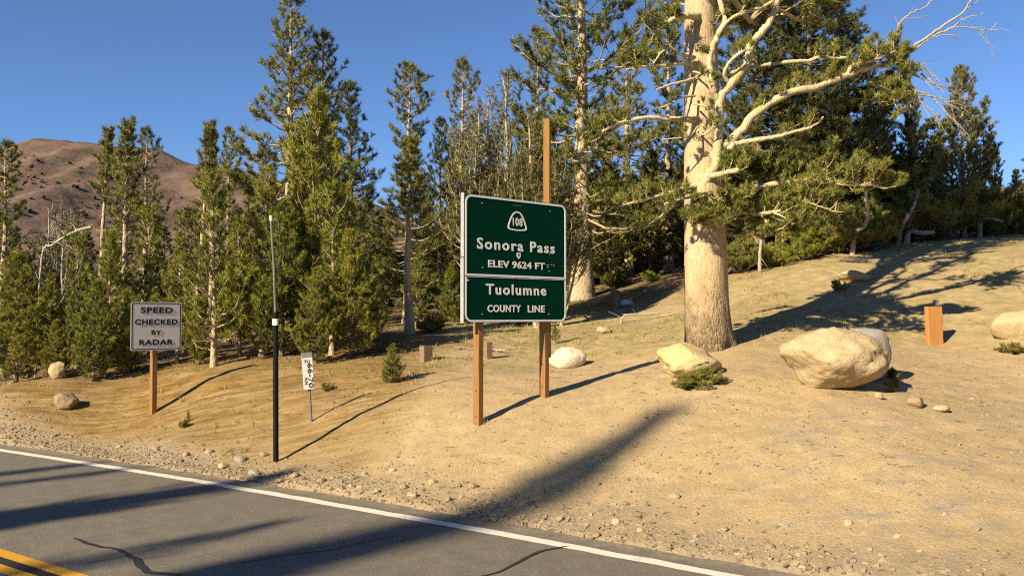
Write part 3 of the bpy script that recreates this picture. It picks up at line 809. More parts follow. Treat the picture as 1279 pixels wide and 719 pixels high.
# front row of young pines
fr = [('youngC', 22, 318, 18.4, 1.3, 'dark young pine at the left edge above the road bend'),
      ('youngA', 62, 345, 19.2, 1.2, 'shaded young pine second from the left edge'),
      ('youngB', 98, 296, 18.8, 1.2, 'young pine with reddish stem under the curved bleached branch'),
      ('youngC', 118, 352, 17.4, 1.2, 'bushy young pine touching the ground left of the radar sign'),
      ('youngA', 138, 292, 18.6, 1.2, 'young pine under the bare stemmed pair'),
      ('youngB', 188, 262, 19.4, 1.3, 'young pine straight behind the radar sign'),
      ('youngA', 222, 300, 18.5, 1.2, 'young pine just right of the radar sign'),
      ('youngB', 268, 222, 17.5, 1.25, 'taller young pine with pale trunk whose foot meets the radar sign shadow'),
      ('youngA', 300, 275, 18.6, 1.2, 'young pine between the pale trunk and the black pole'),
      ('youngB', 328, 215, 18.2, 1.2, 'young pine with pale stem just left of the black pole'),
      ('youngC', 352, 255, 18.0, 1.2, 'bushy young pine right behind the black pole'),
      ('youngB', 376, 165, 19.0, 1.2, 'tall young pine right of the black pole tip'),
      ('youngA', 397, 118, 18.8, 1.15, 'sunlit golden young pine, the tallest of the front row'),
      ('youngB', 415, 235, 17.8, 1.2, 'young pine right of the golden one, over the small leaning marker'),
      ('youngC', 440, 290, 17.6, 1.25, 'bushy young pine at the right end of the front row'),
      ('youngC', 395, 335, 16.9, 1.1, 'low bushy young pine behind the small leaning marker'),
      ('youngA', 462, 340, 18.6, .95, 'small dark young pine under the pale limbed one'),
      ('youngC', 250, 372, 17.9, 1.1, 'low young pine between radar sign and pale trunk'),
      ('youngC', 158, 385, 17.9, 1.3, 'low spreading young pine hidden behind the lower part of the radar sign'),
      ('youngC', 70, 400, 18.0, 1.4, 'low shaded young pine behind the pale roadside rock'),
      ('youngA', 520, 318, 23.0, 1.3, 'dark young pine behind the left stump'),
      ('youngC', 566, 330, 25.0, 1.4, 'shadowed young pine against the left side of the green sign')]
for key, px, top, Y, w, lab in fr: tree(key, px, top, Y, lab, FR, wide=w * .80)
tree('youngC', 490, 428, 14.9, 'knee high pine sapling at the end of the pole shadow', 'pine saplings', wide=1.15, rot=1.0)
tree('youngA', 237, 509, 14.6, 'tiny pine seedling on the bank right of the radar sign post', 'pine saplings', wide=.8)
tree('youngB', 693, 392, 19.0, 'small green seedling above the pale boulder by the sign post', 'pine saplings', wide=1.0)
# shrubs along the right forest edge
for key, px, top, Y, w, lab in [('shrubA', 962, 300, 25, 1.0, 'low green pine shrub right of the huge trunk'), ('shrubB', 925, 296, 25.5, 1.0, 'low pine shrub half hidden by the huge trunk'),
                                ('shrubA', 1005, 282, 25.5, 1.0, 'pine shrub at the forest edge above the sloping clearing'), ('shrubB', 1048, 255, 26, 1.0, 'dark pine shrub left of the bent pale trunk'),
                                ('shrubA', 1088, 262, 25.5, .9, 'pine shrub at the foot of the bent pale trunk'), ('shrubB', 1115, 240, 27, 1.1, 'shaded pine shrub beside the leaning dead trunk'),
                                ('shrubB', 1165, 225, 28, 1.2, 'black shaded pine shrub above the long tree shadow'), ('shrubA', 1240, 250, 29.5, .8, 'green pine shrub near the pale log at the right'),
                                ('shrubB', 540, 392, 21.5, .9, 'low pine shrub behind the stumps'), ('shrubB', 640, 385, 23.5, 1.0, 'low shrub seen under the green sign'), ('shrubB', 668, 380, 24, 1.0, 'low shrub between the two sign posts'),
                                ('shrubA', 812, 335, 29, 1.0, 'shaded shrub left of the huge trunk'), ('shrubB', 765, 340, 30, 1.0, 'shaded shrub right of the large pale trunk')]:
    tree(key, px, top, Y, lab, 'shrubs at the forest edge', wide=w)
# second back row, low on the horizon
for q, px in enumerate(range(-30, 1340, 58)):
    Y = 46 + (q * 7) % 9; top = 330 - 70 * float(sstep(480, 1100, px)) - (q * 13) % 22 - (40 if 560 < px < 1130 else 0)
    tree('back' + 'AB'[q % 2], px, top, Y, where('farthest row pine, glimpsed low between trunks', px), BACK, wide=1.5)
for q, px in enumerate(range(575, 1120, 42)):
    Y = 36 + (q * 5) % 7; x_ = (px - 639.5) / F * Y
    place('shrub' + 'BA'[q % 2], px, Y, 3.6 + (q * 3) % 5 * .25, where('shadowed thicket bush deep in the forest', px), 'shrub', 'thicket deep in the forest', wide=1.0)
# trees on the camera's side of the road, seen only by the shadows they throw across it
def shadow_tree(key, px, py, H, w, label, zt=0.0):
    Y = 10.0
    for _ in range(30):
        P = at(px, py, Y); r_ = ray(px, py); Y = .5 * Y + .5 * float(r_[1] * (gz1(P[0], Y) - CAMZ) / r_[2]) if roadd(P[0], Y) > .2 else float(r_[1] * -CAMZ / r_[2])
    T0 = at(px, py, Y); L = H / math.tan(SUN_EL)
    for _ in range(12):
        bx_, by_ = T0[0] + sdir.x / math.cos(SUN_EL) * L, T0[1] + sdir.y / math.cos(SUN_EL) * L
        L = (gz1(bx_, by_) + H - T0[2]) / math.tan(SUN_EL)
    place(key, 0, by_, H, label, 'tree', 'pines across the road', wide=w, X=bx_)
for q, (key, px, py, H, w) in enumerate([('coneA', 806, 536, 27, .27), ('coneA', 325, 603, 13.0, .50), ('tallB', 326, 657, 12.0, .34), ('tallC', 140, 589, 14.0, .34), ('tallC', 90, 582, 15.5, .3), ('coneA', 215, 616, 12.0, .55), ('coneA', 505, 666, 14, .42), ('coneA', 40, 640, 13.5, .6)]):
    shadow_tree(key, px, py, H, w, 'pine across the road, out of view, throwing its shadow over the asphalt')
for key, x, y, H, w in [('tallC', 9, -8, 15, 1.1), ('tallB', 4, -12, 16, 1.2), ('tallC', 14, -5, 14, 1.1), ('tallA', 19, -10, 17, 1.1), ('tallC', 12, -15, 17, 1.2), ('tallB', -2, -18, 13, 1.2), ('tallC', 22, -2, 14, 1.1)]:  # more unseen pines, added to block sky light and deepen the shadows
    place(key, 0, y, H, 'pine behind the viewpoint, out of view', 'tree', 'pines across the road', wide=w, X=x)
# ------------------------------------------------------------------ the huge pine in front
def catmull(P, k=5):
    P = np.asarray(P, float); Q = np.vstack([2 * P[0] - P[1], P, 2 * P[-1] - P[-2]]); out = []
    for i in range(1, len(Q) - 2):
        for t in np.linspace(0, 1, k, endpoint=False):
            a, b, c, d = Q[i - 1], Q[i], Q[i + 1], Q[i + 2]
            out.append(.5 * ((2 * b) + (c - a) * t + (2 * a - 5 * b + 4 * c - d) * t * t + (3 * b - a - 3 * c + d) * t ** 3))
    out.append(P[-1]); return np.array(out)
def main_pine():
    rng = np.random.default_rng(77)
    Yt = 16.0; bx = (886 - 639.5) / F * Yt; bz = gz1(bx, Yt)
    base = np.array([bx, Yt, bz]); root = empty('huge_pine', base)
    tag(root, 'huge pine with thick buff trunk and long bent limbs in the foreground', 'tree')
    mpp = Yt / F
    tr, B, T = MB(), MB(), Tufts()
    # trunk
    key = [(886, 432, 31), (884, 410, 29), (882.5, 370, 27), (881, 310, 26), (879, 230, 24), (877, 150, 22.5), (875, 60, 20.5), (874, -20, 18.5), (876, -150, 15), (880, -300, 10), (882, -450, 5.5), (884, -600, 1)]
    C3 = np.array([at(a, b, Yt) - base for a, b, c_ in key]); R3 = np.array([c_ * mpp for *_, c_ in key])
    zz = np.concatenate([np.linspace(-.35, 8.5, 110), np.linspace(8.7, C3[-1, 2], 30)])
    cx = np.interp(zz, C3[:, 2], C3[:, 0]); cy = np.interp(zz, C3[:, 2], C3[:, 1]); rr = np.interp(zz, C3[:, 2], R3)
    n = 48; a = np.arange(n) * 2 * math.pi / n
    flare = np.exp(-np.maximum(zz, 0) / .22)[:, None]
    lob = 1 + flare * (.04 + .12 * np.cos(5 * a + .6)[None] + .07 * np.cos(3 * a)[None])
    rad = rr[:, None] * lob * (1 + .018 * vnoise(a[None] * 5 + 0 * zz[:, None], zz[:, None] * 1.6 + 0 * a[None], 4) + .010 * vnoise(a[None] * 11 + 0 * zz[:, None], zz[:, None] * 5 + 0 * a[None], 6))
    rad[:, -1] = rad[:, -1] * .5 + rad[:, 0] * .5
    V = np.stack([cx[:, None] + rad * np.cos(a), cy[:, None] + rad * np.sin(a), zz[:, None] + 0 * rad], -1)
    m = len(zz); i = np.arange(m - 1)[:, None] * n; j = np.arange(n)[None]; kk = (j + 1) % n
    tr.add(V, np.stack([i + j, i + kk, i + n + kk, i + n + j], -1).reshape(-1, 4))
    def W(pts): return catmull([at(*p) - base for p in pts], 5)
    def limb(pts, r0, r1, sides=8):
        P = W(pts); s = np.linspace(0, 1, len(P)); R = (r0 + (r1 - r0) * s) * mpp
        P[1:-1] += rng.normal(0, .10 * r0 * mpp, P[1:-1].shape)
        B.tube(P, R * (1 + .08 * rng.normal(0, 1, len(P))), sides); return P
    def leaves(P, s0, s1, n, L, size=.13, up=.8, tint=.55, r=.008, spread=1.0, per=3):
        for q in range(n):
            s = s0 + (s1 - s0) * (q + rng.uniform()) / n; p = on_seg(P, s)
            tg = unit(on_seg(P, min(1, s + .05)) - on_seg(P, max(0, s - .05)))
            d = unit(tg * rng.uniform(.1, .9) + np.array([0, 0, up]) + rng.normal(0, .55 * spread, 3))
            l = L * rng.uniform(.5, 1.3); Pb = np.array([p, p + d * l * .5 + rng.normal(0, .04 * l, 3), p + d * l + np.array([0, 0, .12 * l])])
            grow_branch(B, T, rng, Pb, r, .25, .4, size * .75, size, .7, np.clip(tint + rng.normal(0, .15), 0, 1), 4, per, .08)
    # right limbs
    P = limb([(886, 200, 15.75), (905, 182, 15.55), (924, 165, 15.45), (946, 140, 15.4), (987, 116, 15.35), (1021, 109, 15.4), (1058, 94, 15.5), (1081, 86, 15.6), (1111, 77, 15.7), (1130, 68, 15.8)], 6.2, 2.3, 10)
    leaves(P, .30, .62, 13, .22, .10, 1.0, .75); leaves(P, .62, 1, 26, .32, .11, .8, .75, spread=1.3)
    L1e = P
    Pf = limb([(1058, 95, 15.5), (1064, 84, 15.45), (1078, 79, 15.5), (1095, 74, 15.5), (1118, 64, 15.6)], 2.6, 1.4); leaves(Pf, .2, 1, 14, .30, .11, .9, .75)
    P = limb([(880, 230, 15.75), (894, 205, 15.55), (898, 165, 15.5), (899, 124, 15.45), (912, 107, 15.45), (927, 88, 15.5), (938, 58, 15.55), (950, 42, 15.6), (961, 28, 15.6), (972, 0, 15.7), (985, -45, 15.8), (1004, -95, 16)], 6.3, 3.6, 10)
    leaves(P, .8, 1, 18, .6, .14, .6, .5)
    P = limb([(899, 126, 15.45), (892, 116, 15.4), (888, 100, 15.35), (886, 80, 15.35), (889, 62, 15.4), (897, 44, 15.45), (905, 24, 15.5), (899, 0, 15.5), (893, -45, 15.4)], 4.2, 3.0)
    Pt = limb([(897, 44, 15.45), (912, 24, 15.4), (935, 14, 15.4), (955, 8, 15.4), (972, -4, 15.4)], 2.6, 1.6); leaves(Pt, .3, 1, 8, .3, .11)
    leaves(P, .4, 1, 14, .26, .11, .4, .45)
    P = limb([(890, 205, 15.7), (910, 186, 15.45), (927, 178, 15.4), (945, 175, 15.3), (969, 171, 15.2), (1000, 163, 15.15), (1018, 156, 15.1), (1028, 146, 15.1)], 4.2, 1.2)
    leaves(P, .55, .8, 4, .22, .10)
    P = limb([(915, 107, 15.5), (905, 95, 15.4), (910, 80, 15.3), (925, 66, 15.2), (936, 62, 15.2)], 2.8, 1.5); leaves(P, .5, 1, 5, .2, .10)
    P = limb([(990, 77, 16.0), (1010, 76, 15.9), (1024, 71, 15.8), (1040, 73, 15.8), (1062, 72, 15.7)], 2.4, 1.6); leaves(P, .3, 1, 7, .24, .1, .9, .7)
    limb([(900, 96, 16.2), (940, 84, 16.2), (990, 77, 16.0)], 3, 2.4)
    P = limb([(882, 222, 15.75), (898, 218, 15.4), (912, 215, 15.25), (928, 211, 15.1)], 4.2, 2.8); leaves(P, .3, 1, 14, .32, .12, .4, .6)
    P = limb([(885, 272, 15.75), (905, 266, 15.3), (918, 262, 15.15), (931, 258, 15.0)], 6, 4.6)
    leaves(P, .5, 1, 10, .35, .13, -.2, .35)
    P = limb([(890, 243, 16.1), (940, 235, 15.95), (983, 228, 15.85), (1028, 227, 15.7), (1065, 230, 15.65), (1085, 231, 15.6), (1108, 235, 15.6)], 4.4, 1.4)
    leaves(P, .25, .55, 16, .45, .12, .3, .5); leaves(P, .5, 1, 34, .42, .115, .6, .78, spread=1.2)
    for q in [[(1000, 227, 15.75), (1018, 219, 15.7), (1032, 210, 15.6), (1045, 196, 15.6)], [(1040, 228, 15.7), (1060, 219, 15.6), (1078, 208, 15.55)]]:
        P = limb(q, 1.6, .7, 5); leaves(P, .3, 1, 9, .26, .11, .6, .78)
    P = limb([(888, 285, 15.75), (920, 272, 15.35), (945, 268, 15.3), (965, 265, 15.25), (988, 260, 15.2), (1002, 254, 15.15), (1012, 246, 15.1), (1026, 238, 15.1)], 3.0, 1.2)
    leaves(P, .35, 1, 26, .36, .115, .3, .62, spread=1.3)
    for q in [[(965, 265, 15.25), (980, 272, 15.1), (990, 282, 15.0)], [(1005, 252, 15.1), (1025, 258, 15.0), (1045, 266, 15.0)], [(950, 268, 15.3), (962, 282, 15.1), (975, 292, 15.0)]]:
        P = limb(q, 1.4, .7, 5); leaves(P, .2, 1, 8, .28, .11, .3, .6)
    # shaded foliage behind and right of the trunk
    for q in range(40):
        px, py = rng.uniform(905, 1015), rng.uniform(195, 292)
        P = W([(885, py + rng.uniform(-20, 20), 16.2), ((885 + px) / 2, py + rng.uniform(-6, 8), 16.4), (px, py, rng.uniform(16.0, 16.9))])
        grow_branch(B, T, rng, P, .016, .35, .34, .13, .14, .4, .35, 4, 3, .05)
    # left limbs
    P = limb([(872, 150, 15.75), (850, 149, 15.5), (830, 148, 15.45), (807, 147, 15.35), (785, 151, 15.3), (767, 156, 15.2), (752, 165, 15.2)], 4.0, 1.4); leaves(P, .6, 1, 10, .25, .11, .3, .6)
    P = limb([(870, 78, 15.75), (850, 80, 15.5), (830, 82, 15.4), (805, 83, 15.3), (782, 87, 15.2)], 2.8, 1.2); leaves(P, .3, 1, 12, .3, .11, .5, .6)
    P = limb([(868, 98, 15.7), (850, 103, 15.5), (838, 106, 15.4), (820, 112, 15.3)], 2.2, 1.0)
    P = limb([(872, 20, 15.75), (858, 20, 15.5), (847, 22, 15.4), (837, 27, 15.3), (826, 33, 15.2), (816, 44, 15.2)], 5.0, 1.8); leaves(P, .3, 1, 18, .3, .115, .4, .5)
    P = limb([(868, 72, 15.6), (850, 68, 15.4), (838, 60, 15.3), (826, 66, 15.2), (816, 80, 15.2)], 2.2, 1.0); leaves(P, .4, 1, 9, .24, .11)
    P = limb([(870, 233, 15.75), (845, 238, 15.45), (828, 243, 15.35), (813, 247, 15.3), (795, 252, 15.2), (776, 257, 15.1)], 3.2, 1.2); leaves(P, .3, 1, 16, .24, .105, .7, .7)
    P = limb([(882, 240, 15.6), (862, 246, 15.2), (845, 250, 15.05), (830, 255, 14.95)], 2.2, 1.1); leaves(P, .3, 1, 9, .22, .105, .5, .65)
    for q in [[(868, 130, 15.55), (872, 131, 15.35), (884, 133, 15.25), (893, 137, 15.25), (896, 152, 15.3)], [(866, 90, 15.6), (872, 91, 15.4), (882, 96, 15.3), (888, 108, 15.3)], [(872, 165, 15.6), (880, 168, 15.4), (888, 162, 15.25), (893, 150, 15.2)],
              [(872, 158, 15.55), (862, 170, 15.35), (850, 172, 15.25), (830, 174, 15.2)], [(868, 120, 15.6), (850, 122, 15.3), (838, 130, 15.2), (826, 134, 15.2)]]:
        P = limb(q, 1.5, .8, 5); leaves(P, .3, 1, 4, .16, .09, .6, .6)
    # leafy spray in front of the lower trunk
    for q in range(22):
        px, py = rng.uniform(856, 938), rng.uniform(236, 288)
        Y0, Y1 = 15.6, rng.uniform(14.7, 15.3)
        P = W([(885, 252 + rng.uniform(-12, 14), Y0), ((885 + px) / 2, (252 + py) / 2 + 4, (Y0 + Y1) / 2), (px, py, Y1)])
        grow_branch(B, T, rng, P, .014, .3, .32, .10, .115, .5, .40 + .2 * rng.uniform(), 4, 3, .06)
    # bleached dead twigs at the end of the long limb
    DT = MB()
    def dead(pts, r0, r1, tw=3):
        P = W([(a_, b_, 15.8) for a_, b_ in pts]); s = np.linspace(0, 1, len(P)); P[1:] += rng.normal(0, .008, P[1:].shape)
        DT.tube(P, (r0 + (r1 - r0) * s) * mpp, 5)
        for z in range(tw):
            i0 = rng.integers(len(P) // 3, len(P)); p = P[i0]; d = unit(P[min(i0 + 1, len(P) - 1)] - P[max(i0 - 2, 0)]) + rng.normal(0, .45, 3)
            l = rng.uniform(.15, .42); DT.tube(np.array([p, p + d * l * .5 + rng.normal(0, .02, 3), p + d * l]), [.009, .006, .003], 4, cap=False)
    dead([(1126, 74), (1142, 58), (1165, 42), (1183, 29), (1203, 15), (1212, 2), (1218, -8)], 2.2, .6, 6)
    dead([(1132, 68), (1150, 56), (1168, 44), (1188, 36), (1204, 24), (1228, 17)], 1.5, .4, 5)
    dead([(1170, 42), (1195, 34), (1215, 35), (1234, 38), (1246, 29)], 1.1, .3, 5)
    dead([(1160, 46), (1180, 44), (1200, 45)], .9, .3, 2)
    dead([(1119, 72), (1120, 48), (1124, 30), (1138, 17), (1156, 9), (1166, -3)], 1.7, .6, 5)
    dead([(1119, 46), (1108, 52), (1106, 62)], .8, .3, 1)
    for q in [[(1128, 76), (1150, 82), (1168, 96), (1180, 112)], [(1138, 92), (1155, 100), (1170, 108)], [(1140, 112), (1162, 120), (1176, 134), (1190, 150), (1198, 160)], [(1150, 118), (1172, 122), (1184, 130)],
              [(1150, 92), (1166, 104), (1178, 116)], [(1145, 125), (1165, 140), (1172, 152)], [(1126, 80), (1140, 110), (1150, 130)], [(1120, 82), (1128, 108), (1132, 128)]]:
        dead(q, 1.4, .5, 3)
    # hanging dry clump below the limb end
    Pc = W([(1120, 76, 15.75), (1124, 92, 15.75), (1120, 115, 15.8), (1116, 130, 15.8)]); B.tube(Pc, .02, 5); leaves(Pc, 0, 1, 34, .36, .12, .2, .8, spread=1.6)
    # crown above
    tp = np.stack([cx, cy, zz], -1); ga = 0
    for q in range(200):
        t = (q + rng.uniform()) / 200; z = 6.6 + (zz[-1] - 6.8) * t; ga += 2.39996 + rng.normal(0, .3)
        dx, dy = math.cos(ga), math.sin(ga)
        if z < 9.2 and dy < .15 or z < 11.2 and dx < -.1 or z < 10.8 and dy < .3: continue
        L = (3.9 * (1 - t) ** .6 + .3) * rng.uniform(.6, 1.15); s = np.linspace(0, 1, 7)
        p0 = np.array([np.interp(z, zz, cx), np.interp(z, zz, cy), z])
        Pb = p0 + np.stack([dx * L * s, dy * L * s, L * ((-.05 + .5 * t) * s + .2 * s * s)], -1); Pb[1:] += rng.normal(0, .03 * L, (6, 3))
        grow_branch(B, T, rng, Pb, .015 * L + .015, .28, .38, .19, .25, .4, .3 + .3 * rng.uniform(), 5, 4, .05)
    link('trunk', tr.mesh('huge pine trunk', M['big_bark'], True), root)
    link('limbs', B.mesh('huge pine limbs', M['limb'], True), root)
    d = link('dead_twigs', DT.mesh('huge pine dead twigs', M['dead'], True), root); d['label'] = 'bleached leafless twigs at the limb end'
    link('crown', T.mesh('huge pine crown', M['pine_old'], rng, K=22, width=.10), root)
main_pine()
# ------------------------------------------------------------------ signs and posts
def frame_root(name, px, py, Y, az):
    """Empty on the ground; local x runs along the sign, local -y faces the road user"""
    p = at(px, py, Y); o = empty(name, (p[0], p[1], gz1(p[0], p[1])), math.pi / 2 - math.radians(az))
    return o
def loc_on(o, px, py, yoff=0.0):
    a = o.rotation_euler.z; d = np.array([math.cos(a), math.sin(a), 0]); b = np.array([-math.sin(a), math.cos(a), 0])
    p0 = np.array(o.location) + b * yoff; r = ray(px, py)
    q = CAM + r * (((p0 - CAM) @ b) / (r @ b)); q = q - np.array(o.location)
    return np.array([q @ d, q[2]])
def rrect(x0, x1, z0, z1, r, n=7):
    P = []
    for cx, cz, a0 in ((x1 - r, z1 - r, 0), (x0 + r, z1 - r, 90), (x0 + r, z0 + r, 180), (x1 - r, z0 + r, 270)):
        for t in np.linspace(0, 90, n): P.append((cx + r * math.cos(math.radians(a0 + t)), cz + r * math.sin(math.radians(a0 + t))))
    return np.array(P)
def plate(outline, y0, y1):
    n = len(outline); mb = MB()
    V = np.concatenate([np.column_stack([outline[:, 0], np.full(n, y0), outline[:, 1]]), np.column_stack([outline[:, 0], np.full(n, y1), outline[:, 1]])])
    j = np.arange(n); k = (j + 1) % n
    mb.add(V, np.stack([j, k, k + n, j + n], -1))
    mb.f.append(np.arange(n)[None, ::-1] + 0); mb.f.append((np.arange(n) + n)[None]); return mb
def ring(outer, inner, y0, y1):
    n = len(outer); mb = MB()
    c = lambda P, y: np.column_stack([P[:, 0], np.full(n, y), P[:, 1]])
    V = np.concatenate([c(outer, y0), c(inner, y0), c(outer, y1), c(inner, y1)]); j = np.arange(n); k = (j + 1) % n
    mb.add(V, np.concatenate([np.stack([j, k, k + n, j + n], -1), np.stack([j, j + 2 * n, k + 2 * n, k], -1), np.stack([j + n, k + n, k + 3 * n, j + 3 * n], -1)])); return mb
def text_part(s, x0, x1, z0, z1, y, parent, mat, bold=.02, spacing=1.0, rot=0, name='lettering', space_word=1.0):
    cu = bpy.data.curves.new('text', 'FONT'); cu.body = s; cu.offset = bold; cu.extrude = .0012; cu.space_character = spacing; cu.space_word = space_word; cu.resolution_u = 3
    tmp = bpy.data.objects.new('text', cu); C.objects.link(tmp)
    bpy.context.view_layer.update()
    me = bpy.data.meshes.new_from_object(tmp.evaluated_get(bpy.context.evaluated_depsgraph_get()))
    bpy.data.objects.remove(tmp)
    V = np.zeros(len(me.vertices) * 3, np.float32); me.vertices.foreach_get('co', V); V = V.reshape(-1, 3)
    if rot: V[:, :2] = np.stack([V[:, 1], -V[:, 0]], -1)
    lo, hi = V[:, :2].min(0), V[:, :2].max(0); q = (V[:, :2] - lo) / (hi - lo)
    W_ = np.column_stack([x0 + q[:, 0] * (x1 - x0), y - V[:, 2] - .002, z0 + q[:, 1] * (z1 - z0)])
    me.vertices.foreach_set('co', W_.astype(np.float32).ravel()); me.materials.clear(); me.materials.append(mat); me.update()
    me.name = name; return link(name, me, parent)
def disc(x, z, y, r, name, parent, mat, h=.006):
    mb = MB(); mb.tube(np.array([[x, y, z], [x, y - h, z]]), r, 10); return mb.build(name, mat, parent)
def beam(name, x0, x1, y0, y1, z0, z1, mat, parent, bev=.006):
    """squared timber with eased long edges"""
    xs = [(x0 + bev, y0), (x1 - bev, y0), (x1, y0 + bev), (x1, y1 - bev), (x1 - bev, y1), (x0 + bev, y1), (x0, y1 - bev), (x0, y0 + bev)]
    n = 8; mb = MB(); zs = np.linspace(z0, z1, 9)
    rg = np.random.default_rng(int(abs(x0) * 1000 + 5))
    V = np.array([[a + rg.normal(0, .0012), b + rg.normal(0, .0012), z] for z in zs for a, b in xs])
    i = np.arange(8)[:, None] * n; j = np.arange(n)[None]; k = (j + 1) % n
    mb.add(V, np.stack([i + j, i + k, i + n + k, i + n + j], -1).reshape(-1, 4))
    mb.f.append((np.arange(n) + 8 * n)[None]); mb.f.append(np.arange(n)[None, ::-1]); return mb.build(name, mat, parent)

S = frame_root('county_line_sign', 640, 515, 12.78, 50)
tag(S, 'large green highway sign reading Sonora Pass and Tuolumne County Line', 'road sign')
xl = loc_on(S, 580.5, 320)[0]; xr = loc_on(S, 707.2, 320)[0]
zt = loc_on(S, 581, 241.5)[1]; zb = loc_on(S, 581, 402.5)[1]
zm = loc_on(S, 581, 344)[1]
bd, rad = .030, .115; zm_s = zm
plate(rrect(xl, xr, zm - .002, zt, rad), 0, .02).build('upper_panel', M['sign_green'], S)
plate(rrect(xl, xr, zb, zm - .006, .02) if False else np.vstack([rrect(xl, xr, zb, zm - .006, rad)[14:], [[xr, zm - .006], [xl, zm - .006]]]), .001, .021).build('lower_panel', M['sign_green'], S)
def topround(x0, x1, z0, z1, r): return np.vstack([rrect(x0, x1, z0, z1, r)[:14], [[x0, z0], [x1, z0]]])
def botround(x0, x1, z0, z1, r): return np.vstack([rrect(x0, x1, z0, z1, r)[14:], [[x1, z1], [x0, z1]]])
ring(topround(xl + .006, xr - .006, zm + .002, zt - .006, rad), topround(xl + .006 + bd, xr - .006 - bd, zm + .002 + bd, zt - .006 - bd, rad - bd), -.004, 0).build('upper_border', M['sign_white'], S)
ring(botround(xl + .006, xr - .006, zb + .006, zm - .010, rad), botround(xl + .006 + bd, xr - .006 - bd, zb + .006 + bd, zm - .016, rad - bd), -.003, 0).build('lower_border', M['sign_white'], S)
z_seam = loc_on(S, 581, 321)[1]
mbx = MB(); mbx.box((xl - .008, .045, (zt + .015 + z_seam + .008) / 2), (.010, .075, zt + .015 - z_seam - .008)); mbx.build('side_flange', M['alu'], S)
mbx = MB(); mbx.box((xl - .012, .045, (z_seam - .008 + zb - .01) / 2), (.010, .075, z_seam - .008 - zb + .01)); mbx.build('side_flange', M['alu'], S)
mbx = MB(); mbx.box(((xl + xr) / 2, -.0004, z_seam), (xr - xl - .08, .002, .004)); mbx.build('panel_seam', M['sign_black'], S)
def T_(s, x0, x1, yt, yb, xref, mat, parent, yoff=-.001, **kw):
    a = loc_on(parent, x0, (yt + yb) / 2)[0]; b = loc_on(parent, x1, (yt + yb) / 2)[0]
    return text_part(s, a, b, loc_on(parent, xref, yb)[1], loc_on(parent, xref, yt)[1], yoff, parent, mat, **kw)
T_('Sonora Pass', 595.7, 692.8, 296.5, 310.8, 599, M['sign_white'], S, bold=.022, spacing=1.22)
T_('ELEV 9624 FT', 609.6, 680.3, 324.4, 333.7, 612, M['sign_white'], S, bold=.024, spacing=1.05)
T_('Tuolumne', 606.8, 682.2, 354.2, 367.8, 611, M['sign_white'], S, bold=.022, spacing=1.2)
T_('COUNTY', 608.9, 650.6, 380.5, 389.6, 612, M['sign_white'], S, bold=.024, spacing=1.1)
T_('LINE', 659.2, 680.4, 381.2, 390, 660, M['sign_white'], S, bold=.024, spacing=1.1)
# route shield: spade outline with number
sx0, sx1 = loc_on(S, 634, 276)[0], loc_on(S, 658, 276)[0]; sz0, sz1 = loc_on(S, 646, 288.3)[1], loc_on(S, 646, 264)[1]
sp = np.array([(0, 1), (.17, .985), (.36, .925), (.54, .81), (.70, .65), (.84, .46), (.94, .30), (.99, .19), (1.0, .13), (.95, .075), (.82, .04), (.5, .012), (0, .0)])
out = np.vstack([sp, [(-a_, b_) for a_, b_ in sp[::-1][1:-1]]])
cxm, hw, hz = (sx0 + sx1) / 2, (sx1 - sx0) / 2, sz1 - sz0
O = np.column_stack([cxm + out[:, 0] * hw, sz0 + out[:, 1] * hz])[::-1]
I = np.column_stack([cxm + out[:, 0] * hw * .84, sz0 + .07 * hz + out[:, 1] * hz * .855])[::-1]
sh = ring(O, I, -.004, 0).build('route_shield', M['sign_white'], S)
T_('108', 640.6, 652.6, 272, 282.3, 645, M['sign_white'], S, bold=.008, spacing=1.1)
# little shield shaped sticker under the name
q0, q1 = loc_on(S, 645.2, 319)[0], loc_on(S, 650.6, 319)[0]; r0, r1 = loc_on(S, 648, 323.3)[1], loc_on(S, 648, 315.4)[1]
st = np.array([(-.8, 1), (0, .92), (.8, 1), (1, .55), (.6, .2), (0, 0), (-.6, .2), (-1, .55)]); st = np.column_stack([(q0 + q1) / 2 + st[:, 0] * (q1 - q0) / 2, r0 + st[:, 1] * (r1 - r0)])[::-1]
plate(st, -.003, 0).build('sticker', M['sign_white'], S)
st2 = np.column_stack([(q0 + q1) / 2 + (st[:, 0] - (q0 + q1) / 2) * .35, (r0 + r1) / 2 + (st[:, 1] - (r0 + r1) / 2) * .4 + .01])
plate(st2, -.0045, -.003).build('sticker_emblem', M['sign_green'], S)
for px, py in [(602, 253.6), (686.8, 263.8), (602, 311), (686.4, 317), (602.7, 334), (686, 338.5), (602, 392), (685.4, 392)]:
    q = loc_on(S, px, py); disc(q[0], q[1], 0, .010, 'bolt', S, M['bolt'])
q = loc_on(S, 582.8, 349.6); mbx = MB(); mbx.box((q[0] + .02, -.005, q[1]), (.035, .003, .02)); mbx.build('patch', M['sign_white'], S)
for a_, b_, w_ in [(684, 331, .05), (689, 330.4, .03), (692, 331.5, .03), (684.5, 333.5, .04)]:
    q = loc_on(S, a_, b_); mbx = MB(); mbx.box((q[0], -.001, q[1]), (w_, .002, .008)); mbx.build('scratch', M['sign_lightgrey'], S)
q = loc_on(S, 646, 257); mbx = MB(); mbx.box((q[0], -.001, q[1]), (.17, .002, .018)); mbx.build('faded_mark', plain('faded green mark', (.03, .12, .07)), S)
def gl(o, x, y):
    p = o.matrix_basis @ Vector((x, y, 0)); return gz1(p.x, p.y) - o.location.z
S.matrix_basis  # (basis follows location and rotation)
bpy.context.view_layer.update()
xa = loc_on(S, 597.4, 520, .09)[0]; xb = loc_on(S, 679.8, 480, .09)[0]
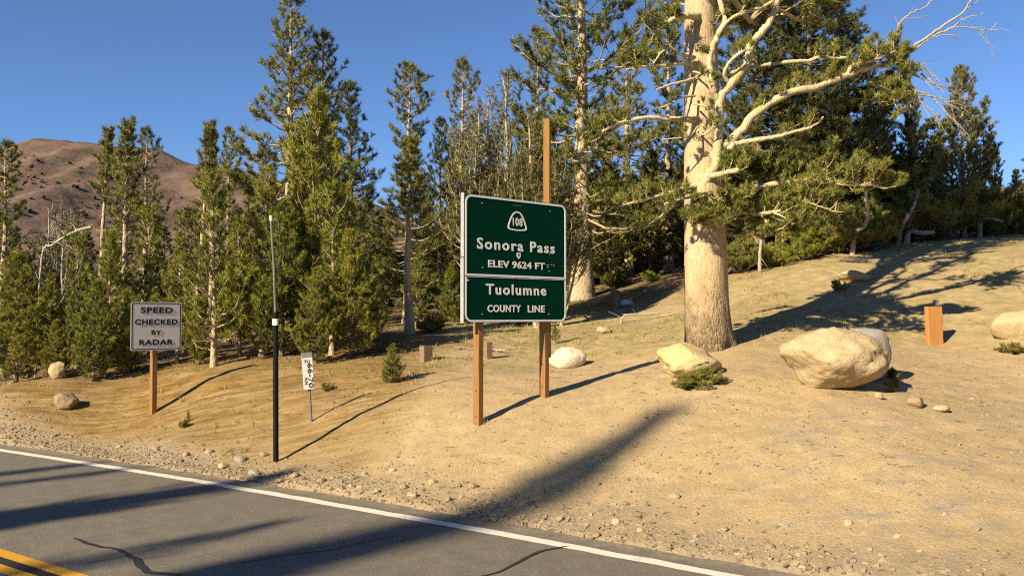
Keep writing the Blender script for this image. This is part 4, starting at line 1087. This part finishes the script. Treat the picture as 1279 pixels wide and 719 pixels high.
beam('post', xa - .045, xa + .045, .022, .162, gl(S, xa, .09) - .3, zt - .15, M['wood_post'], S)
beam('post', xb - .045, xb + .045, .022, .162, gl(S, xb, .09) - .3, zt - .1, M['wood_post'], S)
ztop = loc_on(S, 687, 149, .09)[1]; zlow = loc_on(S, 688, 446, .09)[1]
o = beam('post_extension', xb + .047, xb + .092, .024, .162, zlow, ztop, M['wood_light'], S); o['label'] = 'tan board bolted to the right post and reaching above the sign'
for xx, pys in ((xa, (488, 520)), (xb, (455, 483))):
    for py in pys:
        px = 594 if xx == xa else 676
        a = S.rotation_euler.z
        # holes through the wide left face
        zz_ = loc_on(S, px, py, .09)[1]; mbx = MB(); mbx.tube(np.array([[xx - .0475, .09, zz_], [xx - .0455, .09, zz_]]), .013, 10); mbx.build('drilled_hole', M['hole'], S)

R_ = frame_root('radar_sign', 195, 520, 15.55, 48)
tag(R_, 'square white speed checked by radar sign on a brown wooden post', 'road sign')
xl = loc_on(R_, 163.2, 407)[0]; xr = loc_on(R_, 226.8, 407)[0]; zt = loc_on(R_, 164, 376.8)[1]; zb = loc_on(R_, 164, 438)[1]
plate(rrect(xl, xr, zb, zt, .035), 0, .004).build('plate', M['sign_lightgrey'], R_)
ring(rrect(xl + .018, xr - .018, zb + .018, zt - .018, .03), rrect(xl + .034, xr - .034, zb + .034, zt - .034, .02), -.0015, 0).build('border', M['sign_black'], R_)
def TS(s, a, b, t, bt): return T_(s, 150 + a / 9, 150 + b / 9, 370 + t / 9, 370 + bt / 9, 150 + a / 9, M['sign_black'], R_, bold=.034, spacing=1.12)
TS('SPEED', 232, 594, 120, 188); TS('CHECKED', 166, 648, 255, 322); TS('BY', 352, 468, 379, 431); TS('RADAR', 215, 597, 487, 549)
for px, py in [(196, 380.5), (196, 434.3), (169.8, 434.7), (220, 434)]:
    q = loc_on(R_, px, py); disc(q[0], q[1], 0, .010, 'bolt', R_, M['bolt'])
bpy.context.view_layer.update()
xc = loc_on(R_, 191.2, 500, .075)[0]
beam('post', xc - .045, xc + .045, .005, .145, gl(R_, xc, .07) - .3, zt - .08, M['wood_post'], R_)

# black snow pole with thin rod
p = at(345, 580, 12.4); root = empty('snow_pole', (p[0], p[1], gz1(p[0], p[1])))
tag(root, 'tall black roadside pole carrying a thin grey rod', 'pole')
def lp(px, py): return at(px, py, 12.4) - np.array(root.location)
a, b, c_, t_ = lp(345, 584), lp(344, 390), lp(338.6, 276), lp(338.4, 269)
mb = MB(); mb.tube(np.array([a - [0, 0, .3], b]), .040, 14); mb.build('tube', M['pole_black'], root)
mb = MB(); e = lp(344.05, 398); f_ = lp(344.2, 406); mb.tube(np.array([f_, e]), .0425, 14); mb.build('reflective_band', M['sign_white'], root)
mb = MB(); mb.tube(np.array([b - [0, 0, .03], (b + c_) / 2 + [.01, 0, 0], c_]), .019, 8); mb.build('rod', M['pole_grey'], root)
mb = MB(); mb.tube(np.array([c_, t_]), .024, 8); mb.build('rod_tip', M['pole_tip'], root)
# leaning post mile marker
p = at(391, 524, 13.6); root = frame_root('mile_marker', 391, 524, 13.6, 60)
tag(root, 'small leaning white marker plate with black digits beside the black pole', 'road marker')
bpy.context.view_layer.update()
def mp(px, py, yo=0): q = loc_on(root, px, py, yo); return q
b0, b1 = mp(390.5, 530), mp(384.2, 442)
mb = MB(); mb.tube(np.array([[b0[0], .014, b0[1] - .2], [b1[0], .014, b1[1]]]), .021, 4); mb.build('post', M['bark_dark'] if False else M['pole_grey'], root)
ang = math.atan2(b1[0] - b0[0], b1[1] - b0[1])
head = empty('x') if False else None
def lean(o, cx_, cz_):
    me = o.data; n = len(me.vertices); V = np.zeros(n * 3, np.float32); me.vertices.foreach_get('co', V); V = V.reshape(-1, 3)
    dx, dz = V[:, 0] - cx_, V[:, 2] - cz_; V[:, 0] = cx_ + dx * math.cos(ang) + dz * math.sin(ang); V[:, 2] = cz_ - dx * math.sin(ang) + dz * math.cos(ang)
    me.vertices.foreach_set('co', V.ravel()); me.update(); return o
cc = mp(384.2, 463); hw_, hh = .085, .295
lean(plate(rrect(cc[0] - hw_, cc[0] + hw_, cc[1] - hh, cc[1] + hh, .012), -.012, -.008).build('plate', M['sign_white'], root), cc[0], cc[1])
lean(plate(rrect(cc[0] - hw_, cc[0] + hw_, cc[1] + hh - .075, cc[1] + hh + .002, .01), -.0145, -.0122).build('faded_top', M['alu'], root), cc[0], cc[1])
lean(text_part('TU', cc[0] - .06, cc[0] + .035, cc[1] + .13, cc[1] + .18, -.013, root, M['pole_grey'], .01), cc[0], cc[1])
lean(text_part('66-70', cc[0] - .005, cc[0] + .075, cc[1] - .27, cc[1] + .12, -.013, root, M['sign_black'], .004, rot=1), cc[0], cc[1])
lean(text_part('XX', cc[0] - .065, cc[0] - .022, cc[1] - .22, cc[1] - .09, -.013, root, M['pole_grey'], .01, rot=1), cc[0], cc[1])

MARK = root
# short timbers
def timber(px, pyb, pyt, wpx, Y, mat, name, label, group=None, az=20, dep=.8, tilt=0):
    p = at(px, pyb, Y); o = empty(name, (p[0], p[1], gz1(p[0], p[1])), math.radians(az)); h = (pyb - pyt) / F * Y; w = wpx / F * Y
    ww = w / (math.cos(math.radians(az)) + dep * math.sin(math.radians(az)))
    beam('timber', -ww / 2, ww / 2, -ww * dep / 2, ww * dep / 2, -.25, h, mat, o, .012)
    cap = MB(); cap.box((0, 0, h + .0015), (ww - .026, ww * dep - .026, .003)); cap.build('cut_top', M['wood_stump'], o)
    o.rotation_euler.y = math.radians(tilt); tag(o, label, 'post', group)
timber(1167.5, 434, 386.5, 21, 17, M['wood_orange'], 'wooden_post', 'short orange stained timber post standing on the sand at the right', None, 8, .35, -1.5)
timber(532, 450, 431, 17, 17, M['wood_stump'], 'wooden_stump', 'short squared grey stump left of the green sign', 'squared stumps', 38)
timber(610, 450, 430, 11, 17.3, M['wood_stump'], 'wooden_stump', 'short squared dark stump seen beside the left sign post', 'squared stumps', 30)

# ------------------------------------------------------------------ boulders and rocks
import bmesh
from mathutils import noise as mnoise
def boulder(name, label, pts, Y, mat, seed, cat='boulder', group=None, dep=.8, cuts=7, rough=.10, sub=4, sink=.14, tilt=(0, 0), rz=0, under=0.0, flat=False):
    (x0, x1, yt, yb) = pts
    w = (x1 - x0) / F * Y; h = (yb - yt) / F * Y * (1 + sink); p = at((x0 + x1) / 2, yb, Y)
    rg = random.Random(seed); bm = bmesh.new(); bmesh.ops.create_icosphere(bm, subdivisions=sub, radius=1.0)
    pl = []
    for _ in range(cuts):
        n = Vector((rg.uniform(-1, 1), rg.uniform(-1, 1), rg.uniform(-.5, 1))).normalized(); pl.append((n, rg.uniform(.62, .88) if not flat else rg.uniform(.45, .75)))
    off = Vector((seed * 3.1, seed * 1.7, 0))
    for v_ in bm.verts:
        c0 = v_.co.copy()
        for n, d in pl:
            e = c0.dot(n) - d
            if e > 0: c0 -= n * e * .85
        c0 *= 1 + rough * mnoise.fractal(c0 * 1.6 + off, 1.0, 2.1, 5) + rough * .35 * mnoise.fractal(c0 * 5 + off, 1.0, 2.1, 4)
        if under and c0.z < 0: c0.x *= 1 + under * c0.z; c0.y *= 1 + under * c0.z
        v_.co = c0
    rot = Matrix.Rotation(rz, 3, 'Z') @ Matrix.Rotation(tilt[1], 3, 'Y') @ Matrix.Rotation(tilt[0], 3, 'X')
    for v_ in bm.verts: v_.co = rot @ v_.co
    lo = [min(v_.co[i] for v_ in bm.verts) for i in range(3)]; hi = [max(v_.co[i] for v_ in bm.verts) for i in range(3)]
    for v_ in bm.verts:
        v_.co.x = ((v_.co.x - lo[0]) / (hi[0] - lo[0]) - .5) * w
        v_.co.y = ((v_.co.y - lo[1]) / (hi[1] - lo[1]) - .5) * w * dep
        v_.co.z = ((v_.co.z - lo[2]) / (hi[2] - lo[2])) * h - h * sink / (1 + sink)
    for f in bm.faces: f.smooth = not flat
    me = bpy.data.meshes.new(name); bm.to_mesh(me); bm.free(); me.materials.append(mat)
    try: me.set_sharp_from_angle(angle=math.radians(38))
    except Exception: pass
    yy = p[1] + w * dep * .35
    o = link(name, me); xx = p[0] * yy / p[1]; s = yy / p[1]
    o.location = (xx, yy, min(gz1(xx, yy), gz1(p[0], p[1]) + .05)); o.scale = (s, s, s)
    tag(o, label, cat, group); return o
boulder('boulder', 'largest boulder, tan and overhanging, in front of the grey rock', (975, 1106, 418, 494), 11.9, M['rock_tan'], 71, dep=.85, cuts=5, rough=.12, sub=5, sink=.08, tilt=(.1, .25), under=.30)
boulder('boulder', 'smooth grey rock leaning behind the largest boulder', (1044, 1110, 404, 466), 13.0, M['rock_grey'], 12, dep=.8, cuts=10, rough=.07, tilt=(0, .3))
boulder('boulder', 'yellow boulder at the foot of the huge pine', (822, 902, 432, 473), 13.4, M['rock_yellow'], 23, dep=.8, cuts=9, rough=.10, sub=5)
boulder('boulder', 'pale flat topped boulder right behind the sign post', (684, 732, 434, 460), 16.4, M['rock_pale'], 31, dep=.7, cuts=10, rough=.06)
boulder('boulder', 'tan boulder cut off by the right edge of the photo', (1236, 1297, 391, 428), 16.4, M['rock_tan'], 44, dep=.8, cuts=6, rough=.08)
boulder('rock', 'pale rock at the forest edge above the road bend on the left', (61, 82, 456, 477), 17.6, M['rock_tan'], 51, 'rock', 'loose rocks', cuts=8)
boulder('rock', 'dark rock throwing a shadow on the bank at the left', (67, 98, 497, 516), 15.9, M['rock_brown'], 52, 'rock', 'loose rocks', cuts=8)
boulder('rock', 'flat pale rock lying in the long tree shadow', (1048, 1088, 339, 353), 21.3, M['rock_tan'], 53, 'rock', 'loose rocks', cuts=6)
boulder('rock', 'small grey angular chunk right of and below the largest boulder', (1133, 1155, 502, 515), 11.4, M['rock_brown'], 54, 'rock', 'loose rocks', cuts=10)
boulder('rock', 'small flat tan stone right of the angular chunk', (1166, 1186, 514, 522), 11.2, M['rock_tan'], 55, 'rock', 'loose rocks', cuts=7)
boulder('rock', 'pale stone beside the dark burnt stump under the pines', (774, 792, 376, 385), 25, M['rock_pale'], 56, 'rock', 'loose rocks', cuts=7)
boulder('rock', 'tan stone in the grass above the pale boulder', (745, 765, 405, 414), 20, M['rock_tan'], 57, 'rock', 'loose rocks', cuts=7)
boulder('rock', 'small pale stone at the lower right corner of the largest boulder', (1092, 1104, 483, 491), 11.7, M['rock_tan'], 58, 'rock', 'loose rocks', cuts=7)
# stones of the verge, about ten pixels each
rg = random.Random(9)
vs_ = [(262, 562, 14, 8), (300, 572, 18, 9), (330, 566, 14, 8), (232, 566, 12, 7), (278, 580, 16, 8), (318, 588, 20, 9), (368, 592, 18, 8), (402, 598, 16, 8), (438, 606, 14, 7), (470, 612, 14, 7), (505, 607, 15, 7), (590, 606, 14, 7),
       (540, 600, 13, 6), (655, 628, 16, 8), (615, 632, 16, 8), (700, 646, 14, 8), (770, 650, 15, 8), (842, 618, 18, 8), (905, 660, 14, 7), (962, 681, 14, 7), (1060, 652, 12, 8), (980, 655, 16, 6), (745, 668, 12, 7), (560, 622, 12, 7), (515, 618, 16, 6),
       (195, 560, 12, 6), (150, 556, 11, 6), (350, 600, 12, 6), (490, 586, 12, 6), (455, 590, 10, 6), (780, 628, 14, 6), (868, 640, 10, 7), (800, 660, 12, 7), (870, 672, 12, 6), (930, 690, 12, 6), (1005, 690, 12, 6), (1120, 668, 11, 6), (1180, 640, 11, 6), (1220, 660, 12, 6), (1255, 690, 12, 6)]
for q, (px, py, w_, h_) in enumerate(vs_):
    # depth where the pixel meets the ground
    Y = 12.0
    for _ in range(14):
        P = at(px, py + h_ * .5, Y); zg = gz1(P[0], Y); r = ray(px, py + h_ * .5); Y = .5 * Y + .5 * float(r[1] * (zg - CAMZ) / r[2])
    boulder('stone', 'small stone lying in the loose gravel beside the road', (px - w_ * .42, px + w_ * .42, py - h_ * .36, py + h_ * .36), Y, M['rock_tan'] if q % 4 == 0 else M['rock_grey'] if q % 4 == 1 else M['rock_brown'], 100 + q, 'stone', 'stones along the road verge', cuts=13, sub=2, sink=.65, rough=.16, flat=True)
# ------------------------------------------------------------------ dead wood
def deadwood(name, label, pts, r0, r1, mat, sides=9, cat='log', twigs=0, seed=1):
    rg = np.random.default_rng(seed); P0 = [at(*q) for q in pts]; zg0 = gz1(P0[0][0], P0[0][1])
    if P0[0][2] > zg0 + .06: P0 = [np.array([P0[0][0] - .1, P0[0][1], zg0 - .1])] + P0
    P = catmull(P0, 4); base = np.array([P[0][0], P[0][1], gz1(P[0][0], P[0][1])])
    o = empty(name, base); P = P - base; s = np.linspace(0, 1, len(P)); mb = MB(); P[1:-1] += rg.normal(0, r0 * .12, P[1:-1].shape)
    mb.tube(P, (r0 + (r1 - r0) * s) * (1 + .08 * rg.normal(0, 1, len(P))), sides)
    mb.build('stem', mat, o, True)
    if twigs:
        tb = MB()
        for q in range(twigs):
            p = P[rg.integers(len(P) // 4, len(P))]; d = rg.normal(0, 1, 3); l = rg.uniform(.15, .5)
            tb.tube(np.array([p, p + unit(d) * l * .5, p + unit(d) * l + rg.normal(0, .05, 3)]), [r1 * .6 + .004, .006, .003], 4, cap=False)
        tb.build('twigs', mat, o, True)
    tag(o, label, cat)
def gpt(px, py, Y0=20, up=0):
    Y = Y0
    for _ in range(20):
        P = at(px, py, Y); r = ray(px, py); den = r[2]
        zg = gz1(P[0], Y) + up
        if abs(den) < 1e-4: break
        Yn = float(r[1] * (zg - CAMZ) / den)
        if Yn <= 5 or Yn > 60: break
        Y = .6 * Y + .4 * Yn
    return (px, py, Y)
deadwood('fallen_log', 'short pale log lying under the black shaded pines', [(1136, 289, 26.3), (1150, 291, 26.2), (1166, 290, 26.2)], .09, .08, M['dead'])
deadwood('fallen_log', 'pale curved log at the end of the clearing near the right edge', [(1226, 275, 28.6), (1238, 273, 28.5), (1252, 277, 28.4)], .09, .06, M['dead'])
deadwood('leaning_dead_trunk', 'leaning bent dead trunk beside the long tree shadow', [(1121, 306, 25.2), (1124, 290, 25.1), (1130, 277, 25), (1139, 262, 24.9), (1147, 240, 24.9)], .075, .04, M['bark_dark'], cat='dead tree', twigs=9, seed=4)
deadwood('bent_pale_trunk', 'bent pale trunk at the forest edge behind the low sunlit branch', [(1068, 292, 25.0), (1078, 284, 24.9), (1084, 272, 24.8), (1084, 258, 24.8), (1081, 238, 24.9), (1083, 200, 25)], .08, .05, M['bark'], cat='dead tree', twigs=8, seed=5)
deadwood('dead_snag', 'thin pale snag in the shrubs right of the huge trunk', [(949, 338, 24.4), (949, 320, 24.3), (951, 300, 24.3)], .06, .04, M['dead'], cat='dead tree', twigs=4, seed=6)
deadwood('bleached_branch', 'curved bleached branch arching out of the half dead pine at the left', [(52, 324, 19.6), (66, 306, 19.4), (84, 294, 19.3), (100, 287, 19.2), (114, 284, 19.2)], .022, .035, M['dead'], cat='branch', twigs=16, seed=7)
deadwood('burnt_stump', 'dark jagged stump with broken limbs left of the huge trunk', [(770, 386, 25.2), (769, 375, 25.2), (767, 362, 25.2)], .16, .09, M['bark_dark'], cat='stump', twigs=10, seed=8)
for pts, lab in [([gpt(572, 434, 18), gpt(600, 436, 18), gpt(632, 437, 18)], 'thin grey branch lying behind the two stumps'), ([gpt(780, 394, 22), gpt(812, 392, 22), gpt(838, 388, 22)], 'grey branch on the grass left of the huge trunk')]:
    deadwood('fallen_branch', lab, pts, .03, .015, M['dead'], 6, 'branch', 6, 9)

# ------------------------------------------------------------------ low plants, grass, gravel
def plant(key, px, py, Y, H, w, lab):
    place(key, px, Y, H, lab, 'plant', 'low roadside plants', wide=w)
plant('plantA', 880, 478, 12.9, .27, 1.3, 'low green plant growing against the yellow boulder')
plant('plantA', 858, 480, 12.8, .22, 1.3, 'small low plant just left of the one against the yellow boulder')
plant('plantA', 1266, 428, 15.8, .22, 1.6, 'yellowish low plant in front of the boulder at the right edge')
plant('plantB', 1115, 465, 12.3, .20, 1.3, 'small plant at the right side of the largest boulder')
plant('plantB', 1112, 440, 13.3, .20, 1.2, 'tiny plant below the grey rock')
plant('plantB', 232, 535, 14.3, .16, 1.2, 'small weed on the bank below the radar sign shadow')
plant('plantB', 408, 480, 14.9, .17, 1.6, 'small weed beside the small leaning marker')
plant('plantB', 1046, 352, 20.6, .3, 1.2, 'dark little plant left of the flat pale rock')
rng = np.random.default_rng(3)
mb = MB(); A = []
N = 12000
xs = rng.uniform(-11, 20, N); ys = rng.uniform(12, 31, N); dd = roadd(xs, ys)
pm = .85 * sstep(15.0, 17.5, ys + .5 * vnoise(xs, ys, 41) - .1 * np.maximum(xs - 5, 0)) * sstep(-3.5, -1.5, xs) + .50 * sstep(.5, -2, xs) * (dd > 1.0)
keep = (rng.uniform(0, 1, N) < pm * sstep(-.35, .35, vnoise(xs * .9, ys * .9, 42))) & (dd > .8)
xs, ys = xs[keep], ys[keep]; zs = ground_z(xs, ys); n = len(xs); Kb = 9
bx = np.repeat(np.stack([xs, ys, zs - .01], -1), Kb, 0); hgt = np.repeat(rng.uniform(.03, .13, n), Kb) * rng.uniform(.5, 1.2, n * Kb)
bx[:, :2] += rng.normal(0, .035, (n * Kb, 2)); lean_ = rng.normal(0, .5, (n * Kb, 2)) * hgt[:, None]; wd = rng.normal(0, 1, (n * Kb, 2)); wd /= np.linalg.norm(wd, axis=1)[:, None]; wd *= .007
V = np.stack([bx - np.column_stack([wd, 0 * hgt]), bx + np.column_stack([wd, 0 * hgt]), bx + np.column_stack([lean_, hgt])], 1)
mb.add(V, np.arange(n * Kb * 3).reshape(-1, 3), np.repeat(np.repeat(rng.uniform(0, 1, n), Kb), 3))
tag(mb.build('grass', M['grass']), 'sparse dry grass tufts over the slope and bank', 'grass', None, 'stuff')
mb = MB()
def gravel(n, fn, smin, smax):
    us = rng.uniform(-3, 22, n); off = fn(n); xy = road_xy(us, off); x_, y_ = xy[:, 0], xy[:, 1]
    S_ = smin + (smax - smin) * rng.uniform(0, 1, n) ** 3
    pebbles(mb, np.column_stack([x_, y_, ground_z(x_, y_) - S_ * .1]), S_, rng)
gravel(11000, lambda n: .34 + np.abs(rng.normal(0, .42, n)), .004, .032)
gravel(13000, lambda n: .3 + rng.uniform(0, 7.5, n) ** 1.0, .003, .019)
gravel(350, lambda n: rng.uniform(.1, .4, n), .004, .012)
# bits of gravel in patches of the turnout
n = 2600; px_ = rng.uniform(1, 7.5, n); py_ = rng.uniform(6.8, 13, n); ok = (vnoise(px_ * .9, py_ * 1.4, 51) > .1) & (roadd(px_, py_) > .4); px_, py_ = px_[ok], py_[ok]
S_ = .006 + .022 * rng.uniform(0, 1, len(px_)) ** 3; pebbles(mb, np.column_stack([px_, py_, ground_z(px_, py_)]), S_, rng)
tag(mb.build('gravel', M['gravel']), 'loose gravel strewn along the road verge and sand', 'gravel', None, 'stuff')
# twigs and needles litter
mb = MB(); n = 2600; xs = rng.uniform(-9, 10, n); ys = rng.uniform(9, 24, n); ok = roadd(xs, ys) > .7; xs, ys = xs[ok], ys[ok]; zs = ground_z(xs, ys) + .008; n = len(xs)
a = rng.uniform(0, 6.28, n); l = .02 + .16 * rng.uniform(0, 1, n) ** 2; A = np.column_stack([xs, ys, zs]); mb.sticks(A, A + np.column_stack([np.cos(a) * l, np.sin(a) * l, rng.uniform(-.01, .03, n)]), .004, .002, 4)
tag(mb.build('twig_litter', M['bark_dark']), 'small dark twigs littering the ground', 'twigs', None, 'stuff')
for k_, (r_, h_) in PROTO.items():
    if k_ not in _used: print('UNUSED', k_)

# lettering, borders and bolts belong to the panel they sit on; holes to their post
def adopt(root, part, names):
    for o in list(root.children):
        if o.name.split('.')[0] in names: o.parent = part
def kid(root, name): return [o for o in root.children if o.name.split('.')[0] == name]
up, lw, shd = kid(S, 'upper_panel')[0], kid(S, 'lower_panel')[0], kid(S, 'route_shield')[0]
zmid = zm_s
for o in list(S.children):
    b = o.name.split('.')[0]
    if b in ('lettering', 'upper_border', 'lower_border', 'bolt', 'patch', 'scratch', 'faded_mark', 'panel_seam') and len(o.data.vertices):
        zc = sum(v.co.z for v in o.data.vertices) / len(o.data.vertices)
        o.parent = shd if (b == 'lettering' and abs(zc - (sz0 + sz1) / 2) < .12 and zc > zmid + .5) else (up if zc > zmid else lw)
for o in kid(S, 'sticker_emblem'): o.parent = kid(S, 'sticker')[0]
pp = kid(S, 'post')
for o in kid(S, 'drilled_hole'):
    xc_ = o.data.vertices[0].co.x; o.parent = min(pp, key=lambda p_: abs(p_.data.vertices[0].co.x - xc_))
adopt(R_, kid(R_, 'plate')[0], ('lettering', 'border', 'bolt'))
adopt(MARK, kid(MARK, 'plate')[0], ('lettering', 'faded_top'))
